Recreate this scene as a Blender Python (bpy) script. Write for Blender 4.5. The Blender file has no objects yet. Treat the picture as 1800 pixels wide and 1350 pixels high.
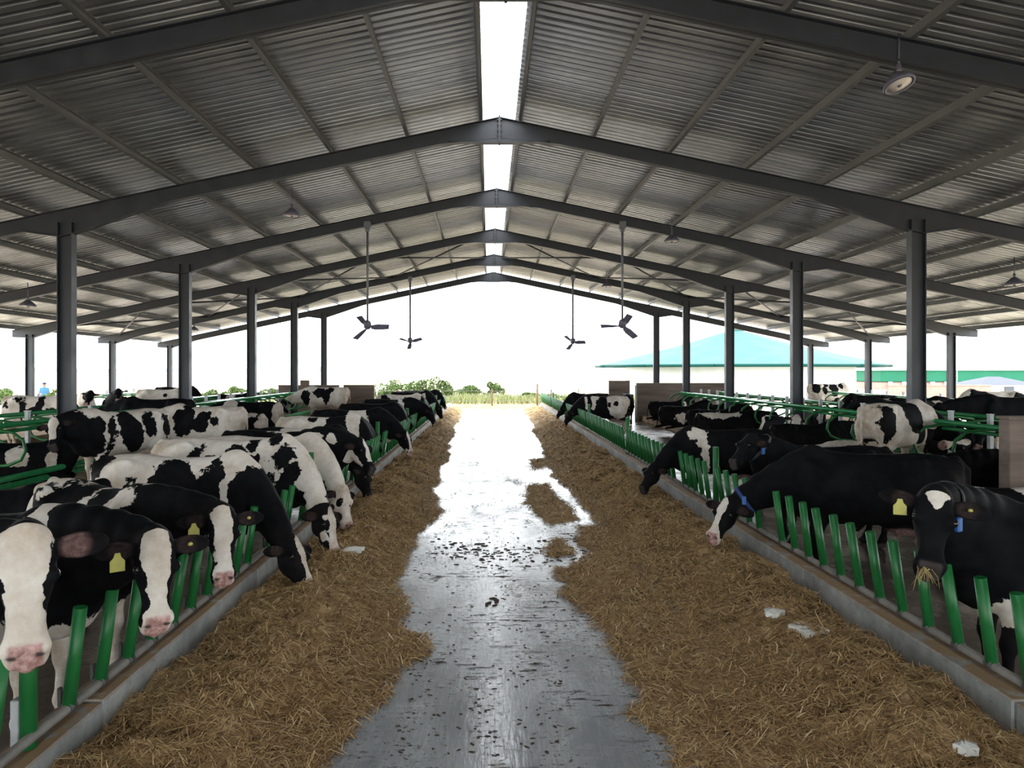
import bpy, bmesh, math, random
import numpy as np
from mathutils import Vector, Matrix

S = bpy.context.scene
COL = S.collection
PI = math.pi

# ------------------------------------------------------------------ camera, sky, exposure
CAM_Z = 2.45
FPX = 1250.0
cam_d = bpy.data.cameras.new('camera')
cam_d.sensor_width = 36.0
cam_d.lens = FPX / 1800 * 36
cam_d.clip_end = 3000
cam = bpy.data.objects.new('camera', cam_d)
COL.objects.link(cam)
VPX, VPY = 860.0, 652.0          # where the lines along the passage meet
cam.location = (0, 0, CAM_Z)
cam.rotation_euler = (PI / 2, 0, 0)
cam_d.shift_x = (900 - VPX) / 1800
cam_d.shift_y = -(675 - VPY) / 1800
S.camera = cam

world = bpy.data.worlds.new('overcast_sky')
S.world = world
world.use_nodes = True
wn, wl = world.node_tree.nodes, world.node_tree.links
bg = wn['Background']
tc = wn.new('ShaderNodeTexCoord')
sx = wn.new('ShaderNodeSeparateXYZ')
rp = wn.new('ShaderNodeValToRGB')
wl.new(tc.outputs['Generated'], sx.inputs[0])
wl.new(sx.outputs['Z'], rp.inputs[0])
rp.color_ramp.elements[0].position = 0.0
rp.color_ramp.elements[0].color = (0.90, 0.96, 1.0, 1)
rp.color_ramp.elements[1].position = 0.35
rp.color_ramp.elements[1].color = (0.94, 0.97, 1.0, 1)
wl.new(rp.outputs[0], bg.inputs['Color'])
bg.inputs['Strength'].default_value = 2.6

S.view_settings.view_transform = 'Standard'
S.view_settings.look = 'None'
S.view_settings.gamma = 1.0
S.view_settings.use_curve_mapping = False
S.view_settings.exposure = 1.4
S.cycles.use_denoising = True
S.cycles.max_bounces = 8
S.cycles.diffuse_bounces = 5
S.cycles.glossy_bounces = 4
S.cycles.sample_clamp_indirect = 4.0

def W(px, py, Y=None, z=None, X=None):
    """the point of the world that stands on pixel (px, py) at depth Y, height z or side X"""
    d = Vector(((px - VPX) / FPX, 1, -(py - VPY) / FPX))
    if Y is not None: k = Y
    elif z is not None: k = (z - CAM_Z) / d.z
    else: k = X / d.x
    return Vector((d.x * k, d.y * k, CAM_Z + d.z * k))


# ------------------------------------------------------------------ helpers
def tag(o, label=None, cat=None, group=None, kind=None):
    if label: o['label'] = label
    if cat: o['category'] = cat
    if group: o['group'] = group
    if kind: o['kind'] = kind
    return o


def empty(name, loc=(0, 0, 0), rz=0.0, label=None, cat=None, group=None, kind=None):
    o = bpy.data.objects.new(name, None)
    COL.objects.link(o)
    o.location = loc
    o.rotation_euler = (0, 0, rz)
    o.empty_display_size = 0.1
    return tag(o, label, cat, group, kind)


def link(name, me, parent=None, loc=(0, 0, 0), rot=(0, 0, 0), scale=None):
    o = bpy.data.objects.new(name, me)
    COL.objects.link(o)
    o.parent = parent
    o.location = loc
    o.rotation_euler = rot
    if scale: o.scale = scale
    return o


class MB:
    """collects shapes of one part"""
    def __init__(s):
        s.v, s.f, s.sm = [], [], []

    def add(s, vs, fs, smooth=False):
        n = len(s.v)
        s.v += [tuple(v) for v in vs]
        s.f += [tuple(i + n for i in f) for f in fs]
        s.sm += [smooth] * len(fs)
        return s

    def box(s, c, d, bev=0.0, M=None):
        x, y, z = d[0] / 2, d[1] / 2, d[2] / 2
        if bev <= 0:
            vs = [Vector((a * x, b * y, e * z)) for a in (-1, 1) for b in (-1, 1) for e in (-1, 1)]
            fs = [(0, 1, 3, 2), (4, 6, 7, 5), (0, 4, 5, 1), (2, 3, 7, 6), (0, 2, 6, 4), (1, 5, 7, 3)]
        else:
            bm = bmesh.new()
            bmesh.ops.create_cube(bm, size=1)
            bmesh.ops.scale(bm, vec=d, verts=bm.verts)
            bmesh.ops.bevel(bm, geom=list(bm.edges), offset=bev, segments=1, affect='EDGES')
            vs = [v.co.copy() for v in bm.verts]
            fs = [[v.index for v in f.verts] for f in bm.faces]
            bm.free()
        if M is not None: vs = [M @ v for v in vs]
        c = Vector(c)
        return s.add([v + c for v in vs], fs)

    def tube(s, pts, r, n=8, caps=True):
        pts = [Vector(p) for p in pts]
        rs = r if isinstance(r, (list, tuple)) else [r] * len(pts)
        vs, fs = [], []
        up = None
        for i, p in enumerate(pts):
            t = (pts[min(i + 1, len(pts) - 1)] - pts[max(i - 1, 0)]).normalized()
            if up is None:
                up = Vector((0, 0, 1)) if abs(t.z) < .9 else Vector((0, 1, 0))
            a = (up - t * up.dot(t)).normalized()
            b = t.cross(a)
            up = a
            for k in range(n):
                an = 2 * PI * k / n
                vs.append(p + (a * math.cos(an) + b * math.sin(an)) * rs[i])
        for i in range(len(pts) - 1):
            for k in range(n):
                k2 = (k + 1) % n
                fs.append((i * n + k, i * n + k2, (i + 1) * n + k2, (i + 1) * n + k))
        s.add(vs, fs, True)
        if caps:
            m = len(s.v) - len(vs)
            s.f += [tuple(m + k for k in reversed(range(n))), tuple(m + (len(pts) - 1) * n + k for k in range(n))]
            s.sm += [False, False]
        return s

    def lathe(s, prof, n=20, c=(0, 0, 0), M=None):
        vs, fs = [], []
        for (r, z) in prof:
            for k in range(n):
                an = 2 * PI * k / n
                v = Vector((r * math.cos(an), r * math.sin(an), z))
                if M is not None: v = M @ v
                vs.append(v + Vector(c))
        for i in range(len(prof) - 1):
            for k in range(n):
                k2 = (k + 1) % n
                fs.append((i * n + k, i * n + k2, (i + 1) * n + k2, (i + 1) * n + k))
        fs.append(tuple(reversed(range(n))))
        fs.append(tuple((len(prof) - 1) * n + k for k in range(n)))
        return s.add(vs, fs, True)

    def prism(s, poly, y0, y1):
        """poly of (x, z) pulled along y"""
        n = len(poly)
        vs = [(x, y0, z) for x, z in poly] + [(x, y1, z) for x, z in poly]
        fs = [(k, (k + 1) % n, n + (k + 1) % n, n + k) for k in range(n)]
        fs += [tuple(reversed(range(n))), tuple(range(n, 2 * n))]
        return s.add(vs, fs)

    def mesh(s, name, mat=None):
        me = bpy.data.meshes.new(name)
        me.from_pydata(s.v, [], s.f)
        me.polygons.foreach_set('use_smooth', s.sm)
        if mat: me.materials.append(mat)
        me.update()
        bm = bmesh.new(); bm.from_mesh(me)
        bmesh.ops.recalc_face_normals(bm, faces=bm.faces)
        bm.to_mesh(me); bm.free()
        return me

    def build(s, name, mat=None, parent=None, loc=(0, 0, 0), rot=(0, 0, 0)):
        return link(name, s.mesh(name, mat), parent, loc, rot)


def np_mesh(name, V, F, mat=None, smooth=True, attrs=None):
    """mesh from numpy arrays: V (n,3), F (m,k)"""
    me = bpy.data.meshes.new(name)
    V = np.ascontiguousarray(V, np.float32)
    F = np.ascontiguousarray(F, np.int32)
    me.vertices.add(len(V)); me.vertices.foreach_set('co', V.ravel())
    k = F.shape[1]
    me.loops.add(F.size); me.loops.foreach_set('vertex_index', F.ravel())
    me.polygons.add(len(F))
    me.polygons.foreach_set('loop_start', np.arange(0, F.size, k, dtype=np.int32))
    me.polygons.foreach_set('use_smooth', np.full(len(F), smooth))
    if attrs:
        for n, a in attrs.items():
            at = me.attributes.new(n, 'FLOAT', 'POINT')
            at.data.foreach_set('value', np.ascontiguousarray(a, np.float32))
    if mat:
        for m in (mat if isinstance(mat, (list, tuple)) else [mat]): me.materials.append(m)
    me.update(calc_edges=True)
    me.validate()
    return me


_rngn = np.random.RandomState(7)
_LAT = _rngn.rand(64, 64).astype(np.float32)


def vnoise(x, y, sc=1.0, off=0.0):
    x = np.asarray(x) * sc + off * 3.17 + 100; y = np.asarray(y) * sc + off * 7.31 + 100
    xi = np.floor(x).astype(int); yi = np.floor(y).astype(int)
    fx = x - xi; fy = y - yi
    fx = fx * fx * (3 - 2 * fx); fy = fy * fy * (3 - 2 * fy)
    g = lambda a, b: _LAT[a % 64, b % 64]
    return ((g(xi, yi) * (1 - fx) + g(xi + 1, yi) * fx) * (1 - fy) + (g(xi, yi + 1) * (1 - fx) + g(xi + 1, yi + 1) * fx) * fy) * 2 - 1


def fbm(x, y, sc=1.0, off=0.0, n=4):
    r = 0; a = 1.0; t = 0
    for i in range(n):
        r = r + vnoise(x, y, sc * 2 ** i, off + i * 1.7) * a; t += a; a *= .5
    return r / t


# ------------------------------------------------------------------ materials
def srgb(r, g, b):
    f = lambda c: c / 12.92 if c <= .04045 else ((c + .055) / 1.055) ** 2.4
    return (f(r / 255), f(g / 255), f(b / 255), 1)


class Nt:
    """small node-graph helper"""
    def __init__(s, name):
        s.m = bpy.data.materials.new(name); s.m.use_nodes = True
        s.t = s.m.node_tree; s.n = s.t.nodes; s.l = s.t.links
        s.b = s.n['Principled BSDF']

    def node(s, typ, **kw):
        nd = s.n.new('ShaderNode' + typ)
        for k, v in kw.items():
            if hasattr(nd, k): setattr(nd, k, v)
        return nd

    def put(s, sock, v):
        if v is None: return
        if isinstance(v, bpy.types.NodeSocket): s.l.new(v, sock)
        else:
            if isinstance(v, tuple) and len(v) == 3 and sock.type == 'RGBA': v = v + (1,)
            sock.default_value = v

    def coord(s, kind='Object', scale=None):
        o = s.node('TexCoord').outputs[kind]
        if scale:
            mp = s.node('Mapping'); s.l.new(o, mp.inputs[0]); mp.inputs['Scale'].default_value = scale
            o = mp.outputs[0]
        return o

    def noise(s, sc, vec=None, det=3, rough=.55, out='Fac'):
        nd = s.node('TexNoise'); nd.inputs['Scale'].default_value = sc
        nd.inputs['Detail'].default_value = det; nd.inputs['Roughness'].default_value = rough
        if vec is not None: s.l.new(vec, nd.inputs['Vector'])
        return nd.outputs[out]

    def math(s, op, a, b=None, c=None, clamp=False):
        nd = s.node('Math'); nd.operation = op; nd.use_clamp = clamp
        for i, v in enumerate((a, b, c)): s.put(nd.inputs[i], v)
        return nd.outputs[0]

    def ramp(s, fac, stops):
        nd = s.node('ValToRGB'); s.l.new(fac, nd.inputs[0])
        e = nd.color_ramp.elements
        while len(e) < len(stops): e.new(.5)
        for i, (p, c) in enumerate(stops):
            e[i].position = p
            e[i].color = c if isinstance(c, tuple) and len(c) == 4 else ((c, c, c, 1) if not isinstance(c, tuple) else c + (1,))
        return nd.outputs[0]

    def mix(s, f, a, b):
        nd = s.node('Mix', data_type='RGBA'); nd.data_type = 'RGBA'
        s.put(nd.inputs[0], f); s.put(nd.inputs[6], a); s.put(nd.inputs[7], b)
        return nd.outputs[2]

    def attr(s, name):
        nd = s.node('Attribute'); nd.attribute_name = name
        return nd.outputs['Fac']

    def maprange(s, v, a, b, c=0.0, d=1.0):
        nd = s.node('MapRange'); s.l.new(v, nd.inputs[0])
        for i, x in enumerate((a, b, c, d)): nd.inputs[i + 1].default_value = x
        return nd.outputs[0]

    def bump(s, h, dist, strength=1.0):
        nd = s.node('Bump'); s.l.new(h, nd.inputs['Height'])
        nd.inputs['Distance'].default_value = dist; nd.inputs['Strength'].default_value = strength
        s.l.new(nd.outputs[0], s.b.inputs['Normal'])

    def done(s, col=None, rough=None, metal=None, spec=None):
        s.put(s.b.inputs['Base Color'], col); s.put(s.b.inputs['Roughness'], rough)
        s.put(s.b.inputs['Metallic'], metal); s.put(s.b.inputs['Specular IOR Level'], spec)
        return s.m


def plain(name, col, rough=.5, metal=0.0, var=.15, sc=6.0, spec=.5):
    g = Nt(name)
    n = g.noise(sc, g.coord('Object'))
    dark = tuple(c * (1 - var) for c in col[:3]) + (1,)
    lite = tuple(min(1, c * (1 + var)) for c in col[:3]) + (1,)
    c = g.ramp(n, [(.3, dark), (.7, lite)])
    return g.done(c, g.maprange(n, .3, .7, max(.02, rough - .08), min(1, rough + .08)), metal, spec)


M = {}
M['steel'] = plain('painted_dark_steel', srgb(48, 52, 59), .5, .0, .2, 3)
M['purlin'] = plain('galvanised_purlin', srgb(122, 123, 124), .5, .3, .15, 2)
M['galv'] = plain('galvanised_pipe', srgb(178, 181, 183), .5, .2, .15, 8)
M['dusty'] = plain('dusty_barrier_pipe', srgb(112, 109, 103), .6, .2, .25, 7)
M['clamp'] = plain('dull_clamp_steel', srgb(84, 84, 82), .6, .4, .2, 12)
M['fan_rod'] = plain('grey_fan_rod', srgb(112, 114, 120), .5, .2, .1, 8)
M['collar_blue'] = plain('blue_neck_strap', srgb(34, 58, 110), .7, 0, .2, 20)
M['green'] = plain('green_powder_coat', srgb(26, 104, 50), .42, 0, .14, 5)
M['green2'] = plain('green_rail_paint', srgb(40, 128, 76), .18, 0, .14, 5)
M['black_iron'] = plain('dark_fan_metal', srgb(104, 102, 118), .5, .2, .2, 8)
M['lamp_white'] = plain('lamp_diffuser', srgb(225, 215, 205), .4, 0, .03, 8)
M['yellow'] = plain('yellow_plastic_tag', srgb(172, 168, 84), .5, 0, .1, 20)
M['blue'] = plain('blue_plastic', srgb(40, 92, 160), .45, 0, .1, 20)
M['strap'] = plain('worn_strap', srgb(44, 44, 48), .7, 0, .2, 20)
M['eye'] = plain('wet_dark_eye', (.006, .005, .004, 1), .12, 0, .1, 20)
M['white_wall'] = plain('white_render', srgb(232, 236, 238), .8, 0, .03, 2)
M['turq'] = plain('turquoise_sheet', srgb(64, 100, 97), .6, 0, .1, .6, .06)
M['turq_dark'] = plain('turquoise_fascia', srgb(18, 62, 58), .6, 0, .1, .6, .06)
M['shed_green'] = plain('green_cladding', srgb(40, 98, 78), .6, 0, .06, .6, .06)
M['grey_roof'] = plain('grey_roof_sheet', srgb(84, 88, 96), .6, 0, .06, 1, .06)
M['red_wall'] = plain('red_brick_wall', srgb(164, 128, 120), .85, 0, .12, 4, .06)
M['post_wood'] = plain('weathered_post', srgb(110, 88, 70), .85, 0, .2, 12)
M['trunk'] = plain('shrub_stem', srgb(92, 80, 58), .9, 0, .2, 12)
M['wire'] = plain('fence_wire', srgb(120, 118, 112), .5, .6, .1, 5)
M['cap_blue'] = plain('navy_cap', srgb(16, 30, 56), .8, 0, .1, 10)
M['shirt_blue'] = plain('blue_shirt', srgb(46, 96, 134), .8, 0, .1, 10)
M['trouser'] = plain('dark_trousers', srgb(46, 52, 66), .85, 0, .1, 10)
M['skin'] = plain('skin', srgb(150, 104, 80), .6, 0, .08, 10)
M['tag_white'] = plain('white_plastic', srgb(220, 220, 214), .5, 0, .05, 10)

# roof sheets
g = Nt('galvanised_roof_sheet')
co = g.coord('Object')
n1 = g.noise(1.1, co, 4); n2 = g.noise(9, co, 3)
oi = g.node('ObjectInfo')
base = g.ramp(n1, [(.3, srgb(152, 154, 157)), (.7, srgb(178, 179, 180))])
rnd = g.maprange(oi.outputs['Random'], 0, 1, .78, 1.08)
hs = g.node('HueSaturation'); g.l.new(base, hs.inputs['Color']); g.l.new(rnd, hs.inputs['Value'])
M['sheet'] = g.done(hs.outputs[0], g.maprange(n2, .3, .7, .31, .42), .66)

# wet concrete of the feed passage
g = Nt('wet_concrete')
co = g.coord('Object')
lay = g.coord('Object', (1.0, .22, 1))
crs = g.coord('Object', (.55, 2.2, 1))
n_big = g.noise(.7, g.coord('Object', (1, .5, 1)), 5, .6)
n_mid = g.noise(3.2, lay, 5, .62)
n_fine = g.noise(26, lay, 3, .6)
strk = g.noise(60, g.coord('Object', (1, .05, 1)), 2, .5)
grain = g.noise(7, crs, 5, .72)
col = g.ramp(n_mid, [(.25, srgb(120, 124, 128)), (.55, srgb(148, 151, 153)), (.8, srgb(170, 171, 170))])
col = g.mix(g.maprange(strk, .48, .72, 0, .5), col, srgb(94, 97, 102))
# dung, mud and hay crumbs with a shape of their own
mud = g.math('MULTIPLY', g.maprange(grain, .54, .585), g.maprange(g.noise(1.1, g.coord('Object', (.6, 1, 1)), 4, .6), .48, .60))
specks = g.math('MULTIPLY', g.maprange(g.noise(30, g.coord('Object', (.6, .9, 1)), 4, .7), .555, .605), g.maprange(n_mid, .40, .56))
mud = g.math('MAXIMUM', mud, specks)
tan = g.math('MULTIPLY', g.maprange(g.noise(.9, g.coord('Object', (1.2, .4, 1)), 5, .65), .55, .64), g.maprange(n_fine, .35, .6))
col = g.mix(g.math('MULTIPLY', tan, .75), col, srgb(126, 112, 88))
col = g.mix(mud, col, srgb(62, 54, 45))
wet = g.maprange(n_big, .38, .60, .34, .10)
dry = g.math('MAXIMUM', mud, g.math('MULTIPLY', tan, .8))
rough = g.math('ADD', wet, g.math('MULTIPLY', dry, .55), clamp=True)
rough = g.math('ADD', rough, g.math('MULTIPLY', g.maprange(strk, .5, .75), .10))
hgt = g.math('ADD', g.math('MULTIPLY', n_fine, .6), g.math('ADD', g.math('MULTIPLY', strk, .12), g.math('MULTIPLY', grain, .8)))
g.bump(hgt, .006, .35)
M['wet'] = g.done(col, rough, 0, g.maprange(dry, 0, 1, .5, .04))

# mucky floor of the cow alleys
g = Nt('mucky_alley_concrete')
co = g.coord('Object')
n1 = g.noise(1.3, co, 5, .62); n2 = g.noise(11, co, 4, .6)
col = g.ramp(n1, [(.3, srgb(58, 50, 42)), (.6, srgb(84, 74, 64)), (.8, srgb(112, 102, 92))])
g.bump(n2, .01, .5)
M['alley'] = g.done(col, g.maprange(n1, .35, .65, .45, .16), 0, .5)

# kerb concrete with chips and feed dust on its top
g = Nt('kerb_concrete')
co = g.coord('Object')
n1 = g.noise(2.2, co, 5, .65); n2 = g.noise(22, co, 4, .6)
col = g.ramp(n1, [(.3, srgb(108, 110, 108)), (.55, srgb(146, 148, 146)), (.75, srgb(172, 172, 166))])
col = g.mix(g.maprange(n2, .58, .72, 0, .5), col, srgb(96, 94, 88))
geo = g.node('NewGeometry')
sp = g.node('SeparateXYZ'); g.l.new(geo.outputs['Normal'], sp.inputs[0])
dust = g.math('MULTIPLY', g.maprange(sp.outputs['Z'], .5, .9), g.maprange(g.noise(6, co, 4, .7), .32, .48))
col = g.mix(g.math('MULTIPLY', dust, .9), col, srgb(132, 104, 68))
g.bump(n2, .006, .5)
M['kerb'] = g.done(col, .75, 0, .4)

# sandy beds, block walls, outdoor earth
g = Nt('sand_bedding'); co = g.coord('Object')
n1 = g.noise(1.6, co, 5, .6); n2 = g.noise(14, co, 4)
col = g.ramp(n1, [(.3, srgb(92, 74, 58)), (.7, srgb(138, 118, 94))]); g.bump(n2, .04, .8)
M['bed'] = g.done(col, .95, 0, .2)
g = Nt('stained_block_wall'); co = g.coord('Object')
n1 = g.noise(1.2, g.coord('Object', (.4, 1, 3)), 5, .6)
col = g.ramp(n1, [(.3, srgb(92, 80, 72)), (.7, srgb(136, 122, 112))])
M['block'] = g.done(col, .85, 0, .3)
g = Nt('outdoor_earth'); co = g.coord('Object')
n1 = g.noise(.06, co, 5, .6); n2 = g.noise(1.2, co, 4, .6)
mx = g.math('ADD', g.math('MULTIPLY', n1, .7), g.math('MULTIPLY', n2, .3))
col = g.ramp(mx, [(.36, srgb(168, 172, 132)), (.5, srgb(222, 204, 180)), (.62, srgb(232, 218, 198))])
M['earth'] = g.done(col, .95, 0, .2)
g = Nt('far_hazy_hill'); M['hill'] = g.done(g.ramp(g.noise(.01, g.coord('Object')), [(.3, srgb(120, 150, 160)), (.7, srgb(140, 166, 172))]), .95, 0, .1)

# feed: dried grass
g = Nt('chopped_hay_feed'); co = g.coord('Object')
n1 = g.noise(1.7, co, 5, .6); n2 = g.noise(30, g.coord('Object', (1, .5, 1)), 4, .65); n3 = g.noise(90, g.coord('Object', (.35, 1, 1)), 3, .6)
mx = g.math('ADD', g.math('MULTIPLY', n1, .45), g.math('ADD', g.math('MULTIPLY', n2, .35), g.math('MULTIPLY', n3, .25)))
col = g.ramp(mx, [(.40, srgb(80, 62, 42)), (.5, srgb(152, 124, 88)), (.61, srgb(202, 176, 134))])
g.bump(g.math('ADD', n2, g.math('MULTIPLY', n3, .5)), .03, .9)
M['feed'] = g.done(col, .95, 0, .15)
g = Nt('hay_strand')
col = g.ramp(g.attr('tone'), [(0, srgb(104, 78, 50)), (.4, srgb(168, 134, 90)), (.8, srgb(212, 184, 134)), (1, srgb(236, 216, 172))])
M['strand'] = g.done(col, .85, 0, .25)
M['mud'] = plain('dark_dung', srgb(66, 58, 48), .8, 0, .3, 14, .15)

# leaves
for nm, a, b in (('leaf', (50, 72, 34), (96, 116, 62)), ('grass', (92, 104, 62), (140, 144, 98))):
    g = Nt('green_' + nm)
    oi = g.attr('tone')
    g.put(g.b.inputs['Transmission Weight'], 0.0)
    M[nm] = g.done(g.ramp(oi, [(0, srgb(*a)), (1, srgb(*b))]), .7, 0, .3)

# cow hide: black and white split by the 'coat' attribute of each animal
g = Nt('cow_hide')
co = g.coord('Object')
coat = g.attr('coat')
nz = g.noise(4.6, co, 3, .55); nz2 = g.noise(17, co, 3, .6); nz3 = g.noise(70, co, 2, .6)
dv = g.math('ADD', g.math('MULTIPLY', g.math('SUBTRACT', nz, .5), .30), g.math('ADD', g.math('MULTIPLY', g.math('SUBTRACT', nz2, .5), .10), g.math('MULTIPLY', g.math('SUBTRACT', nz3, .5), .03)))
edge = g.math('ADD', coat, dv)
blk = g.maprange(edge, -.004, .004)
wcol = g.ramp(g.noise(4, co, 5, .65), [(.3, srgb(184, 172, 156)), (.55, srgb(214, 208, 199)), (.8, srgb(226, 222, 216))])
dirt = g.math('MULTIPLY', g.attr('dirt'), g.maprange(g.noise(7, co, 5, .7), .35, .6))
wcol = g.mix(dirt, wcol, srgb(150, 118, 82))
bcol = g.ramp(g.noise(6, co, 4), [(.3, (.0035, .004, .0048, 1)), (.7, (.009, .0095, .011, 1))])
bcol = g.mix(g.math('MULTIPLY', dirt, .25), bcol, srgb(62, 48, 38))
col = g.mix(blk, wcol, bcol)
col = g.mix(g.attr('pink'), col, g.ramp(g.noise(30, co, 3), [(.4, srgb(150, 114, 108)), (.65, srgb(196, 162, 156))]))
col = g.mix(g.attr('dark'), col, srgb(62, 57, 56))
hair = g.noise(120, g.coord('Object', (.4, 1, 1)), 2)
g.bump(hair, .004, .35)
M['hide'] = g.done(col, g.maprange(hair, .3, .7, .6, .76), 0, .035)
# ------------------------------------------------------------------ smooth bodies: signed distance field on a grid -> surface nets
class Field:
    def __init__(s):
        s.p = []        # (lo, hi, func, k, op)

    def add(s, lo, hi, fn, k=.06, op='u'):
        s.p.append((np.array(lo, float), np.array(hi, float), fn, k, op))

    def cap(s, a, b, ra, rb, k=.06, op='u'):
        a = np.array(a, float); b = np.array(b, float); ba = b - a; L = max(1e-9, ba.dot(ba)); r = max(ra, rb)
        def fn(x, y, z):
            t = np.clip(((x - a[0]) * ba[0] + (y - a[1]) * ba[1] + (z - a[2]) * ba[2]) / L, 0, 1)
            return np.sqrt((x - a[0] - t * ba[0]) ** 2 + (y - a[1] - t * ba[1]) ** 2 + (z - a[2] - t * ba[2]) ** 2) - (ra + t * (rb - ra))
        s.add(np.minimum(a, b) - r, np.maximum(a, b) + r, fn, k, op)

    def chain(s, pts, rs, k=.06):
        for i in range(len(pts) - 1): s.cap(pts[i], pts[i + 1], rs[i], rs[i + 1], k)

    def ell(s, c, r, k=.06, op='u', R=None):
        c = np.array(c, float); r = np.array(r, float); m = r.min()
        A = np.eye(3) if R is None else np.array(R, float)      # columns = axes
        ext = np.sqrt(((A * r) ** 2).sum(1))
        def fn(x, y, z):
            dx, dy, dz = x - c[0], y - c[1], z - c[2]
            q = 0; q2 = 0
            for i in range(3):
                u = (dx * A[0, i] + dy * A[1, i] + dz * A[2, i]) / r[i]
                q = q + u * u; q2 = q2 + (u / r[i]) ** 2
            k0 = np.sqrt(q); k1 = np.sqrt(q2)
            return k0 * (k0 - 1) / np.maximum(k1, 1e-6)
        s.add(c - ext, c + ext, fn, k, op)

    def grid(s, fine=None, hf=.015, hc=.025):
        lo = np.min([p[0] for p in s.p if p[4] == 'u'], 0) - .05; hi = np.max([p[1] for p in s.p if p[4] == 'u'], 0) + .05
        ax = []
        for i in range(3):
            c = [lo[i]]
            while c[-1] < hi[i]:
                h = hc
                if fine is not None and fine[0][i] < c[-1] < fine[1][i]: h = hf
                c.append(c[-1] + h)
            ax.append(np.array(c))
        G = np.full([len(a) for a in ax], .6, np.float32)
        for plo, phi, fn, k, op in s.p:
            sl = []
            for i in range(3):
                i0 = np.searchsorted(ax[i], plo[i] - k - .06); i1 = np.searchsorted(ax[i], phi[i] + k + .06)
                sl.append(slice(max(0, i0 - 1), i1 + 1))
            x = ax[0][sl[0]][:, None, None]; y = ax[1][sl[1]][None, :, None]; z = ax[2][sl[2]][None, None, :]
            d = fn(x, y, z).astype(np.float32); a = G[tuple(sl)]
            if op == 'u':
                h = np.maximum(k - np.abs(a - d), 0) / k
                G[tuple(sl)] = np.minimum(a, d) - h * h * k * .25
            else:
                h = np.maximum(k - np.abs(a + d), 0) / k
                G[tuple(sl)] = np.maximum(a, -d) + h * h * k * .25
        s.ax, s.G = ax, G
        return s

    def sample(s, P):
        idx = [np.clip(np.interp(P[:, i], s.ax[i], np.arange(len(s.ax[i]))), 0, len(s.ax[i]) - 1.001) for i in range(3)]
        i0 = [q.astype(int) for q in idx]; f = [q - w for q, w in zip(idx, i0)]
        r = 0
        for a in (0, 1):
            for b in (0, 1):
                for c in (0, 1):
                    w = (f[0] if a else 1 - f[0]) * (f[1] if b else 1 - f[1]) * (f[2] if c else 1 - f[2])
                    r = r + w * s.G[i0[0] + a, i0[1] + b, i0[2] + c]
        return r

    def surface(s, smooth=2):
        G = s.G; n = G.shape
        ins = G < 0
        cnt = np.zeros([k - 1 for k in n], np.int8)
        for a in (0, 1):
            for b in (0, 1):
                for c in (0, 1):
                    cnt += ins[a:n[0] - 1 + a, b:n[1] - 1 + b, c:n[2] - 1 + c]
        act = (cnt > 0) & (cnt < 8)
        I = np.argwhere(act)
        ids = np.full(act.shape, -1, np.int64); ids[act] = np.arange(len(I))
        acc = np.zeros((len(I), 3)); num = np.zeros(len(I))
        C = [(a, b, c) for a in (0, 1) for b in (0, 1) for c in (0, 1)]
        for p in C:
            for q in C:
                if p < q and sum(abs(u - v) for u, v in zip(p, q)) == 1:
                    ga = G[I[:, 0] + p[0], I[:, 1] + p[1], I[:, 2] + p[2]]; gb = G[I[:, 0] + q[0], I[:, 1] + q[1], I[:, 2] + q[2]]
                    m = (ga < 0) != (gb < 0)
                    t = np.where(m, ga / np.where(m, ga - gb, 1), 0)[:, None]
                    acc += np.where(m[:, None], np.array(p) * (1 - t) + np.array(q) * t, 0); num += m
        P = I + acc / num[:, None]
        V = np.stack([np.interp(P[:, i], np.arange(n[i]), s.ax[i]) for i in range(3)], 1)
        F = []
        for axi in range(3):
            o1, o2 = [(1, 2), (2, 0), (0, 1)][axi]
            sl0 = [slice(1, -1)] * 3; sl0[axi] = slice(0, -1); sl1 = list(sl0); sl1[axi] = slice(1, None)
            a = ins[tuple(sl0)]; b = ins[tuple(sl1)]
            E = np.argwhere(a != b); fl = a[tuple(E.T)]
            base = E + 1; base[:, axi] -= 1
            q = []
            for d1, d2 in ((-1, -1), (0, -1), (0, 0), (-1, 0)):
                t = base.copy(); t[:, o1] += d1; t[:, o2] += d2
                q.append(ids[t[:, 0], t[:, 1], t[:, 2]])
            q = np.stack(q, 1)
            q[~fl] = q[~fl][:, ::-1]
            F.append(q)
        F = np.concatenate(F); F = F[(F >= 0).all(1)]
        e = np.concatenate([F[:, [0, 1]], F[:, [1, 2]], F[:, [2, 3]], F[:, [3, 0]]])
        deg = np.bincount(e.ravel(), minlength=len(V)).astype(float)
        for _ in range(smooth):
            A = np.zeros_like(V)
            for i in range(3):
                A[:, i] = np.bincount(e[:, 0], V[e[:, 1], i], len(V)) + np.bincount(e[:, 1], V[e[:, 0], i], len(V))
            V = V * .45 + A / np.maximum(deg, 1)[:, None] * .55
        return V, F


def prof_fn(tab, p, taper, to_local=None):
    """tube of elliptic sections; tab rows = (t, top, bottom, half width)"""
    T = np.array(tab, float)
    def fn(x, y, z):
        if to_local is not None: x, y, z = to_local(x, y, z)
        top = np.interp(x, T[:, 0], T[:, 1]); bot = np.interp(x, T[:, 0], T[:, 2]); w = np.interp(x, T[:, 0], T[:, 3])
        c = (top + bot) / 2; h = (top - bot) / 2
        zn = (z - c) / h
        we = w * (1 + taper * np.clip(zn, -1, 1))
        rho = (np.abs(y / we) ** p + np.abs(zn) ** p) ** (1 / p)
        d = (rho - 1) * np.minimum(w, h)
        over = np.maximum(np.maximum(x - T[-1, 0], T[0, 0] - x), 0)
        return np.maximum(d, 0) + np.minimum(d, 0) + over
    return fn


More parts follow.
